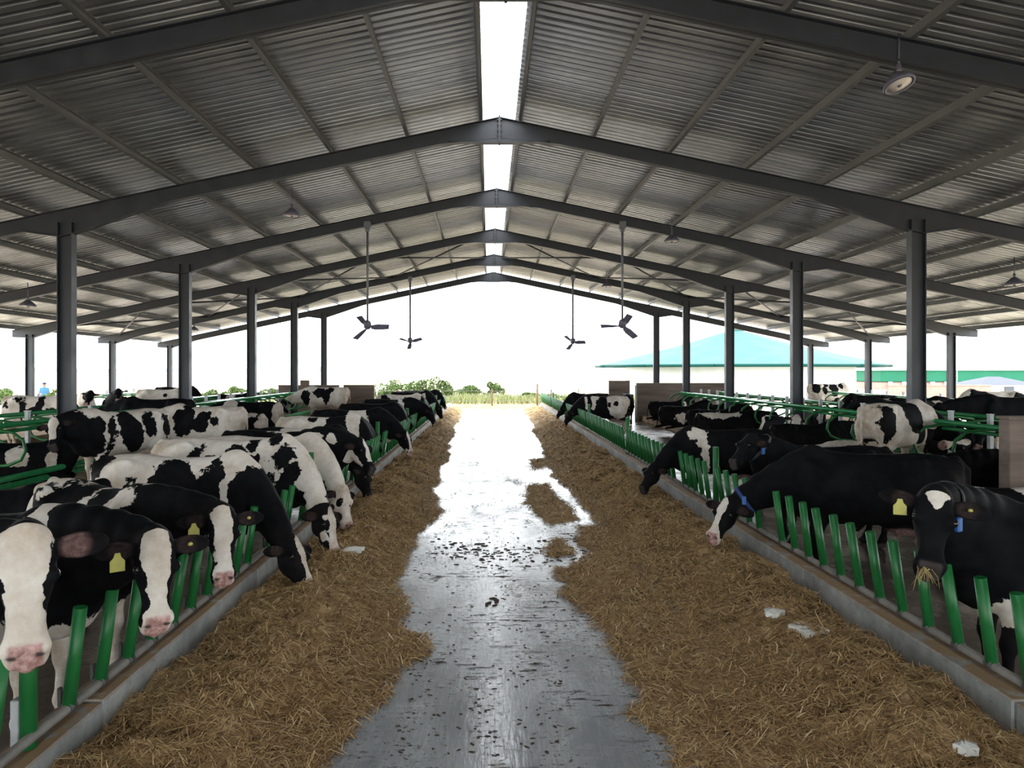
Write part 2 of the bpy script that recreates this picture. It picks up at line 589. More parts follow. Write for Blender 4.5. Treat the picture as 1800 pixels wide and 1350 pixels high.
BODY = [(-.94, 1.24, 1.06, .05), (-.89, 1.34, .92, .15), (-.82, 1.385, .82, .21), (-.68, 1.41, .74, .265), (-.48, 1.42, .66, .30), (-.22, 1.395, .61, .325),
        (.05, 1.385, .59, .335), (.28, 1.395, .58, .315), (.46, 1.42, .59, .275), (.60, 1.425, .60, .235), (.72, 1.37, .62, .20), (.83, 1.25, .68, .15), (.90, 1.12, .78, .10), (.94, 1.02, .88, .04)]
HEAD = [(-.035, .00, -.08, .045), (.0, .04, -.13, .085), (.05, .055, -.18, .103), (.11, .06, -.225, .110), (.18, .054, -.238, .112), (.24, .038, -.226, .098), (.31, .020, -.190, .077),
        (.38, .010, -.162, .070), (.43, .006, -.160, .078), (.465, -.008, -.162, .086), (.50, -.030, -.164, .088), (.53, -.056, -.162, .080), (.555, -.084, -.154, .064), (.572, -.112, -.138, .03)]
FAR_RES, MID_RES = .034, .024


def smooth01(x, a, b):
    t = np.clip((x - a) / (b - a), 0, 1); return t * t * (3 - 2 * t)


def patch_value(V, pt):
    """signed reach of one coat patch (positive inside)"""
    if pt[0] == 'e':                       # ellipse in the side view: x, z, rx, rz, tilt
        _, x, z, rx, rz, an = pt[:6]
        side = pt[6] if len(pt) > 6 else 0
        c, s_ = math.cos(math.radians(an)), math.sin(math.radians(an))
        dx, dz = V[:, 0] - x, V[:, 2] - z
        u = (dx * c + dz * s_) / rx; v = (-dx * s_ + dz * c) / rz
        r = (1 - np.sqrt(u * u + v * v)) * min(rx, rz) * 1.2
        if side: r = np.minimum(r, side * V[:, 1] + .05)
        return r
    if pt[0] == 's':                       # ball
        return pt[4] - np.sqrt((V[:, 0] - pt[1]) ** 2 + (V[:, 1] - pt[2]) ** 2 + (V[:, 2] - pt[3]) ** 2)
    if pt[0] == 'z':                       # everything below a height
        return pt[1] - V[:, 2]
    if pt[0] == 'x':                       # everything ahead of x
        return V[:, 0] - pt[1]
    if pt[0] == 'b':                       # everything behind x
        return pt[1] - V[:, 0]


def make_cow(label, at, yaw=0, z0=0.0, sc=1.04, poll=None, muz=None, face=None, lie=0, base='b', patches=(), neck=None, legs='w',
             blaze=(), blaze_s=0.0, muzzle='p', chin=False, headbase='b', spots=0, seed=1, res=None, hres=None, head_len=.56, eyes=True,
             tags='', collar=None, cat='cow', name='cow', group=None, ear_drop=.12, dirt=.6, wsp=0, ear_pink=.05, strap='strap'):
    """one Holstein. at = world (X, Y) of the withers; poll, muz = world points of head top and muzzle; face = the way the forehead looks"""
    rnd = random.Random(seed)
    yr = math.radians(yaw)
    c, s_ = math.cos(yr), math.sin(yr)
    ox, oy = at[0] - .55 * sc * c, at[1] - .55 * sc * s_
    loc = Vector((ox, oy, z0))
    def tl(p):                              # world -> local
        d = Vector(p) - loc
        return np.array([(d.x * c + d.y * s_) / sc, (-d.x * s_ + d.y * c) / sc, d.z / sc])
    def dl(v): return np.array([v[0] * c + v[1] * s_, -v[0] * s_ + v[1] * c, v[2]])
    DZ = -.54 if lie else 0.0
    F = Field()
    body = [(x, t + DZ, max(b + DZ, .02 if lie else 0), w * (1.12 if lie and -.7 < x < .5 else 1)) for x, t, b, w in BODY]
    F.add((-.95, -.40, .0 if lie else .5), (.95, .40, 1.46 + DZ), prof_fn(body, 2.35, -.24), .05)
    for sd in (-1, 1):
        F.ell((-.47, sd * .255, 1.335 + DZ), (.085, .05, .06), .12)           # hook bones
        F.ell((-.86, sd * .115, 1.285 + DZ), (.06, .05, .07), .08)            # pin bones
        F.ell((.60, sd * .20, 1.02 + DZ), (.15, .075, .30), .10)              # shoulder
        if not lie:
            j = rnd.uniform(-.05, .05); k_ = rnd.uniform(-.07, .07)
            F.ell((-.60, sd * .20, .98), (.25, .105, .36), .10)               # thigh
            F.chain([(.56, sd * .19, .86), (.50, sd * .18, .64), (.53 + j * .5, sd * .17, .42)], [.12, .085, .056], .05)
            F.ell((.535 + j * .5, sd * .17, .40), (.058, .058, .07), .03)
            F.chain([(.535 + j * .5, sd * .17, .38), (.525 + j, sd * .17, .15)], [.041, .037], .03)
            F.ell((.525 + j, sd * .17, .125), (.05, .048, .05), .03)
            F.cap((.53 + j, sd * .17, .12), (.565 + j, sd * .17, .045), .044, .05, .03)
            F.ell((.575 + j, sd * .17, .035), (.085, .055, .045), .02)
            F.chain([(-.52, sd * .20, .80), (-.66, sd * .19, .64), (-.80 + k_ * .4, sd * .18, .51)], [.15, .09, .055], .06)
            F.ell((-.80 + k_ * .4, sd * .18, .50), (.062, .05, .075), .03)
            F.chain([(-.79 + k_ * .4, sd * .18, .48), (-.73 + k_, sd * .18, .15)], [.045, .04], .03)
            F.ell((-.73 + k_, sd * .18, .125), (.052, .05, .05), .03)
            F.cap((-.725 + k_, sd * .18, .12), (-.685 + k_, sd * .18, .045), .045, .05, .03)
            F.ell((-.675 + k_, sd * .18, .035), (.085, .056, .045), .02)
        else:
            F.ell((-.50, sd * .26, .36), (.30, .13, .26), .10)
            F.chain([(-.20, sd * .36, .17), (-.62, sd * .40, .09), (-.90, sd * .34, .06)], [.09, .05, .05], .05)
            F.chain([(.60, sd * .22, .28), (.86, sd * .22, .12), (.58, sd * .27, .06)], [.10, .065, .05], .05)
    if not lie:
        F.ell((-.40, 0, .64), (.26, .165, .15), .08)                          # udder
        for q in (-1, 1):
            for w_ in (-.5, -.3): F.cap((w_, q * .07, .52), (w_, q * .08, .46), .024, .014, .03)
        F.chain([(-.86, 0, 1.36), (-.965, 0, 1.25), (-.985, 0, .95), (-.975, 0, .66)], [.05, .032, .024, .022], .03)
        F.cap((-.975, 0, .66), (-.965, 0, .46), .03, .05, .02)
    else:
        F.chain([(-.86, 0, .82), (-.97, 0, .66), (-1.0, .12, .12)], [.05, .032, .024], .03)
    # head and neck
    if poll is None:
        P0 = np.array([1.12, rnd.uniform(-.1, .1), .74]) if not lie else np.array([1.12, rnd.uniform(-.25, .25), 1.05])
    else: P0 = tl(poll)
    if muz is None:
        fw = np.array([.30, rnd.uniform(-.15, .15), -.95]) if not lie else np.array([.75, rnd.uniform(-.6, .6), -.6])
    else: fw = tl(muz) - P0
    fw = fw / np.linalg.norm(fw)
    up = np.array([.95, 0, .3]) if face is None else dl(face)
    up = up - fw * up.dot(fw); up /= np.linalg.norm(up)
    sd_ = np.cross(up, fw)
    hs = head_len / .56
    A = np.stack([fw, sd_, up], 1)
    def hl(x, y, z):
        dx, dy, dz = x - P0[0], y - P0[1], z - P0[2]
        return tuple((dx * A[0, i] + dy * A[1, i] + dz * A[2, i]) / hs for i in range(3))
    def hw(t, q, u): return P0 + (fw * t + sd_ * q + up * u) * hs
    corners = np.array([hw(t, q, u) for t in (-.05, .57) for q in (-.13, .13) for u in (-.24, .07)])
    hf_ = prof_fn(HEAD, 2.6, .14, hl)
    # neck
    Wt = np.array([.56, 0, 1.33 + DZ]); Bt = np.array([.76, 0, .98 + DZ])
    Pe = hw(.005, 0, -.055); Te = hw(.055, 0, -.135)
    def bez(a, m, b, n=6): return [a * (1 - t) ** 2 + m * 2 * t * (1 - t) + b * t * t for t in np.linspace(0, 1, n)]
    m1 = Wt * .5 + Pe * .5 + np.array([.10, 0, .06]); m2 = Bt * .5 + Te * .5 + np.array([.08, 0, -.02])
    up_l = bez(Wt, m1, Pe); lo_l = bez(Bt, m2, Te)
    F.chain(up_l, list(np.linspace(.135, .066, 6)), .07)
    F.chain(lo_l, [.17, .145, .12, .095, .078, .06], .08)
    F.chain([(a + b) / 2 for a, b in zip(up_l, lo_l)], [.165, .145, .12, .10, .086, .07], .08)
    F.add(corners.min(0), corners.max(0), hf_, .035)
    F.ell(hw(.005, 0, .022), (.05 * hs,) * 3, .05)
    for q in (-1, 1):
        F.ell(hw(.20, q * .086, .012), (.046 * hs, .034 * hs, .036 * hs), .03)
        # ear: a cupped leaf
        e_dir = sd_ * q * 1.0 - fw * .02 - up * ear_drop; e_dir /= np.linalg.norm(e_dir)
        e_n = up * .85 + fw * .25 - e_dir * 0; e_n = e_n - e_dir * e_n.dot(e_dir); e_n /= np.linalg.norm(e_n)
        e_w = np.cross(e_n, e_dir)
        R = np.stack([e_dir, e_w, e_n], 1)
        ec = hw(.075, q * .092, -.05) + e_dir * .115 * hs
        F.ell(ec, (.122 * hs, .060 * hs, .032 * hs), .02, 'u', R)
        F.ell(ec + e_n * .027 * hs + e_dir * .014, (.104 * hs, .046 * hs, .034 * hs), .008, 's', R)
        F.ell(hw(.512, q * .048, -.030), (.020 * hs, .018 * hs, .020 * hs), .010, 's')
        F.ell(hw(.485, q * .052, -.036), (.042 * hs, .034 * hs, .034 * hs), .03)
    F.chain([hw(.44, -.10, -.112), hw(.575, -.05, -.112), hw(.575, .05, -.112), hw(.44, .10, -.112)], [.006] * 4, .01) if False else None
    for q in (-1, 1): F.cap(hw(.44, q * .096, -.118), hw(.575, q * .03, -.122), .007, .007, .012, 's')
    hr = hres or (res or MID_RES)
    hlo = corners.min(0) - .16; hhi = corners.max(0) + .16
    F.grid((hlo, hhi), hr, res or MID_RES)
    V, Q = F.surface(2)
    # ---- coat
    h3 = np.stack(hl(V[:, 0], V[:, 1], V[:, 2]), 1)
    bcoat = np.full(len(V), .30 if base == 'b' else -.30)
    npts = np.array([(a + b) / 2 for a, b in zip(up_l, lo_l)])
    if neck:
        nm = (.30 if neck == 'b' else -.30)
        wn_ = smooth01(V[:, 0], .60, .84)
        bcoat = bcoat * (1 - wn_) + nm * wn_
    for pt in patches:
        sg = 1 if pt[-1] == 'b' else -1
        val = patch_value(V, pt[:-1])
        bcoat = np.maximum(bcoat, val) if sg > 0 else np.minimum(bcoat, -val)
    r2 = np.random.RandomState(seed)
    for _ in range(wsp):
        x, z = r2.uniform(-.9, .7), r2.uniform(.6, 1.4) + DZ; r_ = r2.uniform(.03, .09)
        bcoat = np.maximum(bcoat, patch_value(V, ('e', x, z, r_ * r2.uniform(.7, 1.6), r_, r2.uniform(-60, 60))))
    if legs and not lie:
        lv = .50 - V[:, 2] + (0.05 if legs == 'w' else 0)
        if legs == 'w': bcoat = np.minimum(bcoat, -lv)
        else: bcoat = np.maximum(bcoat, lv)
        if legs == 'w' and base == 'b': bcoat = np.where(V[:, 2] > .75, bcoat, bcoat)
    hm = smooth01(h3[:, 0], -.06, .0) * smooth01(-np.abs(h3[:, 1]), -.36, -.30) * (h3[:, 0] < .7) * smooth01(-np.abs(h3[:, 2] + .08), -.30, -.24)
    hc = np.full(len(V), .12 if headbase == 'b' else -.12)
    t, q, u = h3[:, 0], h3[:, 1], h3[:, 2]
    if blaze:
        B = np.array(blaze, float)
        hwid = np.interp(t, B[:, 0], B[:, 1], left=-.05, right=B[-1, 1])
        bz = np.minimum(hwid - np.abs(q - blaze_s), u + .115)
        hc = np.minimum(hc, -bz)
    if chin: hc = np.minimum(hc, -np.minimum(-.10 - u, .1))
    if spots:
        for _ in range(spots):
            tt, qq, uu = r2.uniform(0, .5), r2.uniform(-.1, .1), r2.uniform(-.2, .05)
            d = r2.uniform(.025, .05) - np.sqrt((t - tt) ** 2 + (q - qq) ** 2 + (u - uu) ** 2)
            hc = np.maximum(hc, d) if headbase == 'w' else np.minimum(hc, -d)
    if headbase == 'w' and spots >= 0:
        for q_ in (-1, 1): hc = np.maximum(hc, .06 - np.sqrt((t - .20) ** 2 + (q - q_ * .11) ** 2 + (u + .02) ** 2))
    earm = smooth01(np.abs(q), .115, .14) * (np.abs(t - .06) < .14)
    hc = hc * (1 - earm) + .12 * earm
    coat = bcoat * (1 - hm) + hc * 2.6 * hm
    pink = smooth01(t, .462, .482) * smooth01(-np.abs(q), -.072, -.056) * hm * smooth01(u, -.130, -.118)
    dark = np.zeros(len(V))
    if muzzle == 'd':
        dark = pink * .95; pink = pink * 0
        coat = np.where((hm > .5) & (t > .36), np.maximum(coat, smooth01(t, .36, .42) * .2 - .08), coat)
    nost = np.zeros(len(V))
    for q_ in (-1, 1):
        nost = np.maximum(nost, smooth01(-np.linalg.norm(h3 - np.array([.516, q_ * .050, -.030]), axis=1), -.024, -.013))
    dark = np.maximum(dark, nost * .9)
    inner = np.zeros(len(V))
    for q_ in (-1, 1):
        inner = np.maximum(inner, smooth01(-np.linalg.norm(h3 - np.array([.072, q_ * .185, -.055]), axis=1), -.08, -.04))
    pink = np.maximum(pink, inner * ear_pink)
    if not lie:
        dark = np.maximum(dark, smooth01(-V[:, 2], -.085, -.06))
        ud = smooth01(-np.sqrt(((V[:, 0] + .40) / .24) ** 2 + (V[:, 1] / .17) ** 2 + ((V[:, 2] - .58) / .16) ** 2), -1.05, -.9)
        pink = np.maximum(pink, ud * .55)
    dz = smooth01(-V[:, 2], -.9 - DZ * .4, -.4) * .7 + smooth01(-V[:, 0], .5, .95) * .5 + .12 + hm * smooth01(-t, -.16, .0) * .5
    me = np_mesh(name, V, Q, M['hide'], True, {'coat': coat, 'pink': np.clip(pink, 0, 1), 'dark': np.clip(dark, 0, 1), 'dirt': np.clip(dz * dirt, 0, 1)})
    o = link(name, me)
    o.location = loc; o.rotation_euler = (0, 0, yr); o.scale = (sc, sc, sc)
    tag(o, label, cat, group)
    if eyes:
        for q in (-1, 1):
            mb = MB()
            mb.lathe([(.004, -.024), (.016, -.018), (.0235, -.007), (.0235, .007), (.016, .018), (.004, .024)], 12)
            mb.build('eye', M['eye'], o, hw(.20, q * .106, .018))
    for ch in tags:
        # y / Y plate tag hanging from one ear, b round button, k blue neck tag
        q = {'l': 1, 'r': -1}[ch[0]]
        if ch[1] == 'p':
            mb = MB()
            poly = [(-.012, .01), (.012, .01), (.018, -.012), (.034, -.03), (.034, -.082), (-.034, -.082), (-.034, -.03), (-.018, -.012)]
            mb.prism([(a * 1.15, b * 1.15) for a, b in poly], -.004, .004)
            p = hw(.10, q * .20, -.02)
            tg = mb.build('ear_tag', M['yellow'], o, p)
            tg.rotation_euler = (0, 0, math.atan2(up[1], up[0]) + PI / 2)
        else:
            mb = MB(); mb.lathe([(.004, -.012), (.014, -.008), (.015, .004), (.006, .010)], 10)
            mb.build('ear_button', M['yellow'], o, hw(.075, q * .20, -.034))
    if collar:
        f_ = .80
        ctr = npts[4] * .9 + npts[3] * .1
        tn = npts[5] - npts[3]; tn /= np.linalg.norm(tn)
        a1 = np.cross(tn, [0, 1, 0]); a1 /= np.linalg.norm(a1); a2 = np.cross(tn, a1)
        ring = []
        for k in range(28):
            an = 2 * PI * k / 28; d = a1 * math.cos(an) + a2 * math.sin(an)
            rr = np.linspace(.05, .34, 60)
            fv = F.sample(ctr + rr[:, None] * d); hit = np.argmax(fv > 0) if (fv > 0).any() else 40
            ring.append(min(rr[hit], .26) + .008)
        ring = np.array(ring); ring = (ring + np.roll(ring, 1) + np.roll(ring, -1)) / 3
        vs, fs = [], []
        for k in range(28):
            an = 2 * PI * k / 28; d = a1 * math.cos(an) + a2 * math.sin(an)
            for rr, ll in ((ring[k] - .006, -.022), (ring[k] + .005, -.022), (ring[k] + .005, .022), (ring[k] - .006, .022)):
                vs.append(ctr + d * rr + tn * ll)
        for k in range(28):
            k2 = (k + 1) % 28
            for i in range(4): fs.append((k * 4 + i, k * 4 + (i + 1) % 4, k2 * 4 + (i + 1) % 4, k2 * 4 + i))
        mb = MB(); mb.add(vs, fs, True)
        cb = mb.build('collar', M[strap], o)
        # transponder box low on the side that shows
        best = None
        wantw = dl(Vector(collar))
        for k in range(28):
            an = 2 * PI * k / 28; d = a1 * math.cos(an) + a2 * math.sin(an)
            sc_ = d.dot(wantw)
            if best is None or sc_ > best[0]: best = (sc_, k, d)
        mb = MB(); mb.box((0, 0, 0), (.05, .035, .10), .008)
        bx = mb.build('neck_tag', M['blue'], cb, ctr + best[2] * (ring[best[1]] + .02))
        bx.rotation_euler = (0, 0, math.atan2(best[2][1], best[2][0]) + PI / 2)
    return o
# ------------------------------------------------------------------ the setting
XR, XC = .22, .05            # ridge line, middle between the columns
Y0, Y1 = -20.0, 39.75        # roof reach
SLOPE = .211
FRAMES = [15.4 + 6 * k for k in range(-3, 5)]
KL, KR = -2.44, 3.32         # aisle faces of the two kerbs
Z_APEX = 7.93                # top of the rafters at the ridge


def rtop(x): return Z_APEX - SLOPE * abs(x - XR)


me = MB(); me.add([(-900, -120, -.06), (900, -120, -.06), (900, 2500, -.06), (-900, 2500, -.06)], [(0, 1, 2, 3)])
tag(me.build('ground', M['earth']), kind='structure')
# floor slabs (each with thickness)
mb = MB(); mb.box(((KL + KR) / 2, 13.5, -.05), (KR - KL + .3, 68, .1)); tag(mb.build('floor', M['wet']), kind='structure')
mb = MB(); mb.box((-10.6, 12, -.056), (16.2, 64, .1)); mb.box((11.2, 12, -.056), (15.6, 64, .1)); tag(mb.build('alley_floor', M['alley']), kind='structure')
for nm, x0, x1 in (('kerb', KL - .26, KL), ('kerb', KR, KR + .26)):
    # cast in lengths with a joint every 3 m
    root = empty(nm, ((x0 + x1) / 2, 0, 0), kind='structure')
    rr = random.Random(3)
    mesh = None
    for k in range(17):
        mb = MB(); mb.box((0, 0, .17), (.26, 2.985, .38), .012)
        mb.build('kerb_length', M['kerb'], root, (rr.uniform(-.004, .004), -3 + 3 * k, rr.uniform(-.004, .004)))
# cubicle beds: raised slabs
for sgn in (-1, 1):
    mb = MB(); mb.box((sgn * 9.9, 22.4, .13), (4.9, 24.6, .26), .02)
    tag(mb.build('bed_slab', M['bed']), kind='structure')
    mb = MB(); mb.box((sgn * 16.6, 22.4, .13), (2.6, 26, .26), .02)
    tag(mb.build('bed_slab', M['bed']), kind='structure')

# roof: corrugated sheets, purlins, braces
roof = empty('roof', (0, 0, 0), kind='structure')
SW, PITCH_R, DEP = .80, .20, .062
prof = []
for k in range(4):
    y = k * PITCH_R
    prof += [(y, 0), (y + .108, 0), (y + .126, DEP), (y + .182, DEP)]
prof += [(SW, 0), (SW + .108, 0), (SW + .126, DEP)]
EAVE = 18.75
rs = random.Random(11)
for sgn in (-1, 1):
    vs, fs = [], []
    for i, (y, h) in enumerate(prof):
        for x in (.36, EAVE):
            vs.append((XR + sgn * x, y, 0.20 - SLOPE * x + h))
    n = len(prof)
    for i in range(n - 1): fs.append((2 * i, 2 * i + 1, 2 * i + 3, 2 * i + 2))
    sm = MB().add(vs, fs).mesh('roof_sheet', M['sheet'])
    y = Y0
    while y < Y1 - .3:
        link('roof_sheet', sm, roof, (0, y, Z_APEX + rs.uniform(-.001, .001)), (.0085, 0, 0))
        y += SW
PX_ = [.42, 2.02, 3.67, 5.32, 6.97, 8.62, 10.27, 11.92, 13.57, 15.22, 16.87, 18.5]
an = math.atan(SLOPE)
for sgn in (-1, 1):
    mb = MB()
    L = Y1 - Y0 - .05
    # lipped channel
    for c, d in (((0, 0, .08), (.012, L, .16)), ((.03, 0, .155), (.06, L, .012)), ((.03, 0, .006), (.06, L, .012)), ((.055, 0, .02), (.01, L, .03))):
        mb.box(c, d)
    pm = mb.mesh('purlin', M['purlin'])
    for px in PX_:
        link('purlin', pm, roof, (XR + sgn * px, (Y0 + Y1) / 2, Z_APEX - SLOPE * px + .02), (0, sgn * an, 0))
# steel portal frames
INX = 9.2; OUTX = 17.75


def ibeam_along(mb, p, q, depth0, depth1, fl=.17, tw=.012):
    """tapered I section in a frame's plane (x, z); p, q = top points, depth below"""
    (x0, z0), (x1, z1) = p, q
    mb.prism([(x0, z0), (x1, z1), (x1, z1 - depth1), (x0, z0 - depth0)], -tw, tw)
    for top in (0, 1):
        a0 = z0 - (0 if top else depth0); a1 = z1 - (0 if top else depth1); t = -.016 if top else .016
        mb.prism([(x0, a0), (x1, a1), (x1, a1 + t), (x0, a0 + t)], -fl / 2, fl / 2)


fm = {}
for sgn in (-1, 1):
    mb = MB()
    ci, co_ = XC + sgn * INX - XR, XC + sgn * OUTX - XR
    xs = [0, sgn * 1.3, ci - sgn * 2.2, ci - sgn * .15, ci + sgn * .15, ci + sgn * .9, co_ - sgn * 1.5, co_ - sgn * .1, co_ + sgn * .1, sgn * 18.6]
    ds = [.46, .32, .32, .58, .58, .32, .32, .46, .40, .26]
    for i in range(len(xs) - 1):
        ibeam_along(mb, (XR + xs[i], rtop(XR + xs[i])), (XR + xs[i + 1], rtop(XR + xs[i + 1])), ds[i], ds[i + 1])
    fm[('rafter', sgn)] = mb.mesh('rafter', M['steel'])
    for nm, X, dd, fl in (('in', XC + sgn * INX, .30, .20), ('out', XC + sgn * OUTX, .30, .18)):
        mb = MB(); h = rtop(X) - .30
        w = .32 if nm == 'in' else .26
        for c, d in (((0, 0, h / 2), (w - .03, .014, h)), ((w / 2 - .01, 0, h / 2), (.02, fl, h)), ((-w / 2 + .01, 0, h / 2), (.02, fl, h)), ((0, 0, .012), (w + .12, fl + .14, .024))):
            mb.box(c, d)
        fm[(nm, sgn)] = mb.mesh('column', M['steel'])
mb = MB()
mb.prism([(XR - .02, Z_APEX + .02), (XR + .02, Z_APEX + .02), (XR + .02, Z_APEX - .56), (XR - .02, Z_APEX - .56)], -.12, .12)
mb.prism([(XR - 1.1, Z_APEX - .53), (XR, Z_APEX - .47), (XR + 1.1, Z_APEX - .53), (XR + .3, Z_APEX - .56), (XR - .3, Z_APEX - .56)], -.08, .08)
for dz in (-.06, -.16, -.28, -.40, -.5):
    for dx in (-.035, .035): mb.box((XR + dx, -.07, Z_APEX + dz), (.03, .03, .03))
apex = mb.mesh('apex_plate', M['steel'])
mb = MB(); mb.box((0, 0, -.05), (.42, .03, .46)); mb.box((0, -.02, -.05), (.03, .2, .44))
words_ = ['behind the camera line', 'behind the camera', 'first', 'second', 'third', 'fourth', 'fifth', 'farthest']
fl_ = {15.4: 'dark steel portal frame with the two broadest aisle columns in view', 21.4: 'dark steel portal frame carrying the pair of large ceiling fans',
       27.4: 'dark steel portal frame between the large fans and the small fans', 33.4: 'dark steel portal frame carrying the pair of small distant ceiling fans',
       39.4: 'dark steel end portal frame at the open far gable of the barn', 9.4: 'dark steel portal frame overhead, cut off by the top edge of the picture',
       3.4: 'dark steel portal frame standing beside the camera', -2.6: 'dark steel portal frame standing behind the camera'}
for fy in FRAMES:
    r = empty('portal_frame', (0, fy, 0), 0, fl_[round(fy, 1)], 'steel frame', 'steel portal frames under the roof')
    for sgn in (-1, 1):
        link('rafter', fm[('rafter', sgn)], r)
        link('column', fm[('in', sgn)], r, (XC + sgn * INX, 0, 0))
        link('column', fm[('out', sgn)], r, (XC + sgn * OUTX, 0, 0))
    link('apex_plate', apex, r)
# cross bracing rods in the bay between the third and the fourth frame in view
bx = [0.4, 4.75, 9.1, 13.4, 17.6]
for sgn in (-1, 1):
    for i in range(4):
        for f in (0, 1):
            xa, xb = (bx[i], bx[i + 1]) if f else (bx[i + 1], bx[i])
            mb = MB(); mb.tube([(XR + sgn * xa, 27.45, rtop(XR + sgn * xa) - .10), (XR + sgn * xb, 33.35, rtop(XR + sgn * xb) - .10)], .035, 6)
            mb.build('brace_rod', M['steel'], roof)

# ------------------------------------------------------------------ ceiling fans and lamps
fanp = {}


def blade_mesh(L):
    mb = MB()
    vs, fs = [], []
    for i in range(4):
        x = .10 + (L - .10) * i / 3; w = .06 if i == 0 else .10; tw = .42 - .1 * i
        for s_ in (-1, 1):
            for zz in (-.006, .006): vs.append((x, s_ * w * math.cos(tw), s_ * w * math.sin(tw) + zz))
    for i in range(3):
        a = i * 4; b = a + 4
        fs += [(a, a + 2, b + 2, b), (a + 1, b + 1, b + 3, a + 3), (a, b, b + 1, a + 1), (a + 2, a + 3, b + 3, b + 2)]
    fs += [(0, 1, 3, 2), (12, 14, 15, 13)]
    mb.add(vs, fs)
    return mb.mesh('blade', M['black_iron'])


def fan(px, ptop, phub, Y, a0, tiltx, tilty, L, label):
    top = W(px, ptop, Y); hub = W(px + (phub - ptop) * .02, phub, Y)
    r = empty('ceiling_fan', top, 0, label, 'fan', 'ceiling fans over the feed passage')
    d = hub - top
    mb = MB(); mb.box((0, 0, -.05), (.20, .20, .22), .015); mb.box((0, 0, -.2), (.12, .12, .1), .01)
    mb.build('mounting_bracket', M['fan_rod'], r)
    mb = MB(); mb.tube([(0, 0, -.15), (0, 0, d.z + .12)], .034 if Y < 25 else .045, 8)
    mb.build('drop_rod', M['fan_rod'], r)
    mot = MB(); mot.lathe([(.03, .16), (.07, .15), (.115, .10), (.12, -.04), (.09, -.09), (.03, -.11)], 14)
    mt = mot.build('motor_housing', M['black_iron'], r, (0, 0, d.z), (tiltx, tilty, 0))
    me = blade_mesh(L)
    for k in range(3):
        link('blade', me, mt, (0, 0, -.07), (0, 0, a0 + k * 2 * PI / 3))


fan(646, 393, 572, 21.3, math.radians(2), .72, .0, .64, 'large three-bladed ceiling fan on a long rod, left of the ridge')
fan(1094, 393, 570, 21.3, math.radians(60), .72, .0, .64, 'large three-bladed ceiling fan on a long rod, right of the ridge')
fan(721, 488, 599, 33.3, math.radians(-90), .60, 0, .60, 'small distant ceiling fan on a thin rod, left of the ridge')
fan(1007, 486, 600, 33.3, math.radians(2), .70, 0, .60, 'small distant ceiling fan on a thin rod, right of the ridge')


def lamp(px, py, drop, dia, label, tilt=0.0):
    # the depth at which this line of sight passes 'drop' below the rafters' top
    Y = 5.0
    while W(px, py, Y).z < rtop(W(px, py, Y).x) - drop: Y += .05
    p = W(px, py, Y)
    ztop = rtop(p.x) + .05
    r = empty('pendant_lamp', p, 0, label, 'lamp', 'round pendant lamps under the roof')
    R_ = dia / 2
    rot = Matrix.Rotation(-.30 if tilt else -.04, 3, 'X') @ Matrix.Rotation(tilt, 3, 'Y')
    mb = MB(); mb.lathe([(R_ * .25, .16), (R_ * .55, .10), (R_ * .9, .03), (R_, -.01), (R_ * .96, -.03), (R_ * .80, -.03), (R_ * .80, .0)], 20, M=rot)
    mb.build('housing', M['black_iron'], r)
    mb = MB(); mb.lathe([(R_ * .81, -.012), (R_ * .80, -.022), (R_ * .15, -.028)], 20, M=rot); mb.build('diffuser', M['lamp_white'], r)
    mb = MB(); mb.lathe([(R_ * .14, -.02), (R_ * .12, -.045), (.002, -.05)], 10, M=rot); mb.build('sensor_cap', M['black_iron'], r)
    mb = MB(); mb.tube([(0, 0, .14), (0, 0, ztop - p.z)], .012, 6); mb.tube([(0, 0, .13), (0, 0, .26)], .03, 8); mb.build('hanging_cable', M['black_iron'], r)


lamp(1580, 147, .62, .40, 'round pendant lamp with a pale disc under the nearest right roof bay', -.18)
lamp(1181, 423, .62, .46, 'small dark pendant lamp under the right roof, beside the large fan rod')
lamp(513, 378, .62, .42, 'small dark pendant lamp under the left roof bay, above the left fan')
lamp(1783, 499, .62, .44, 'small dark pendant lamp near the right eave')
lamp(49, 537, .62, .46, 'small dark pendant lamp near the left eave')
lamp(1066, 503, .62, .46, 'tiny distant pendant lamp under the far right roof slope')
lamp(341, 580, .5, .46, 'tiny distant pendant lamp under the far left roof slope')

# ------------------------------------------------------------------ feed barriers
LEAN = .14


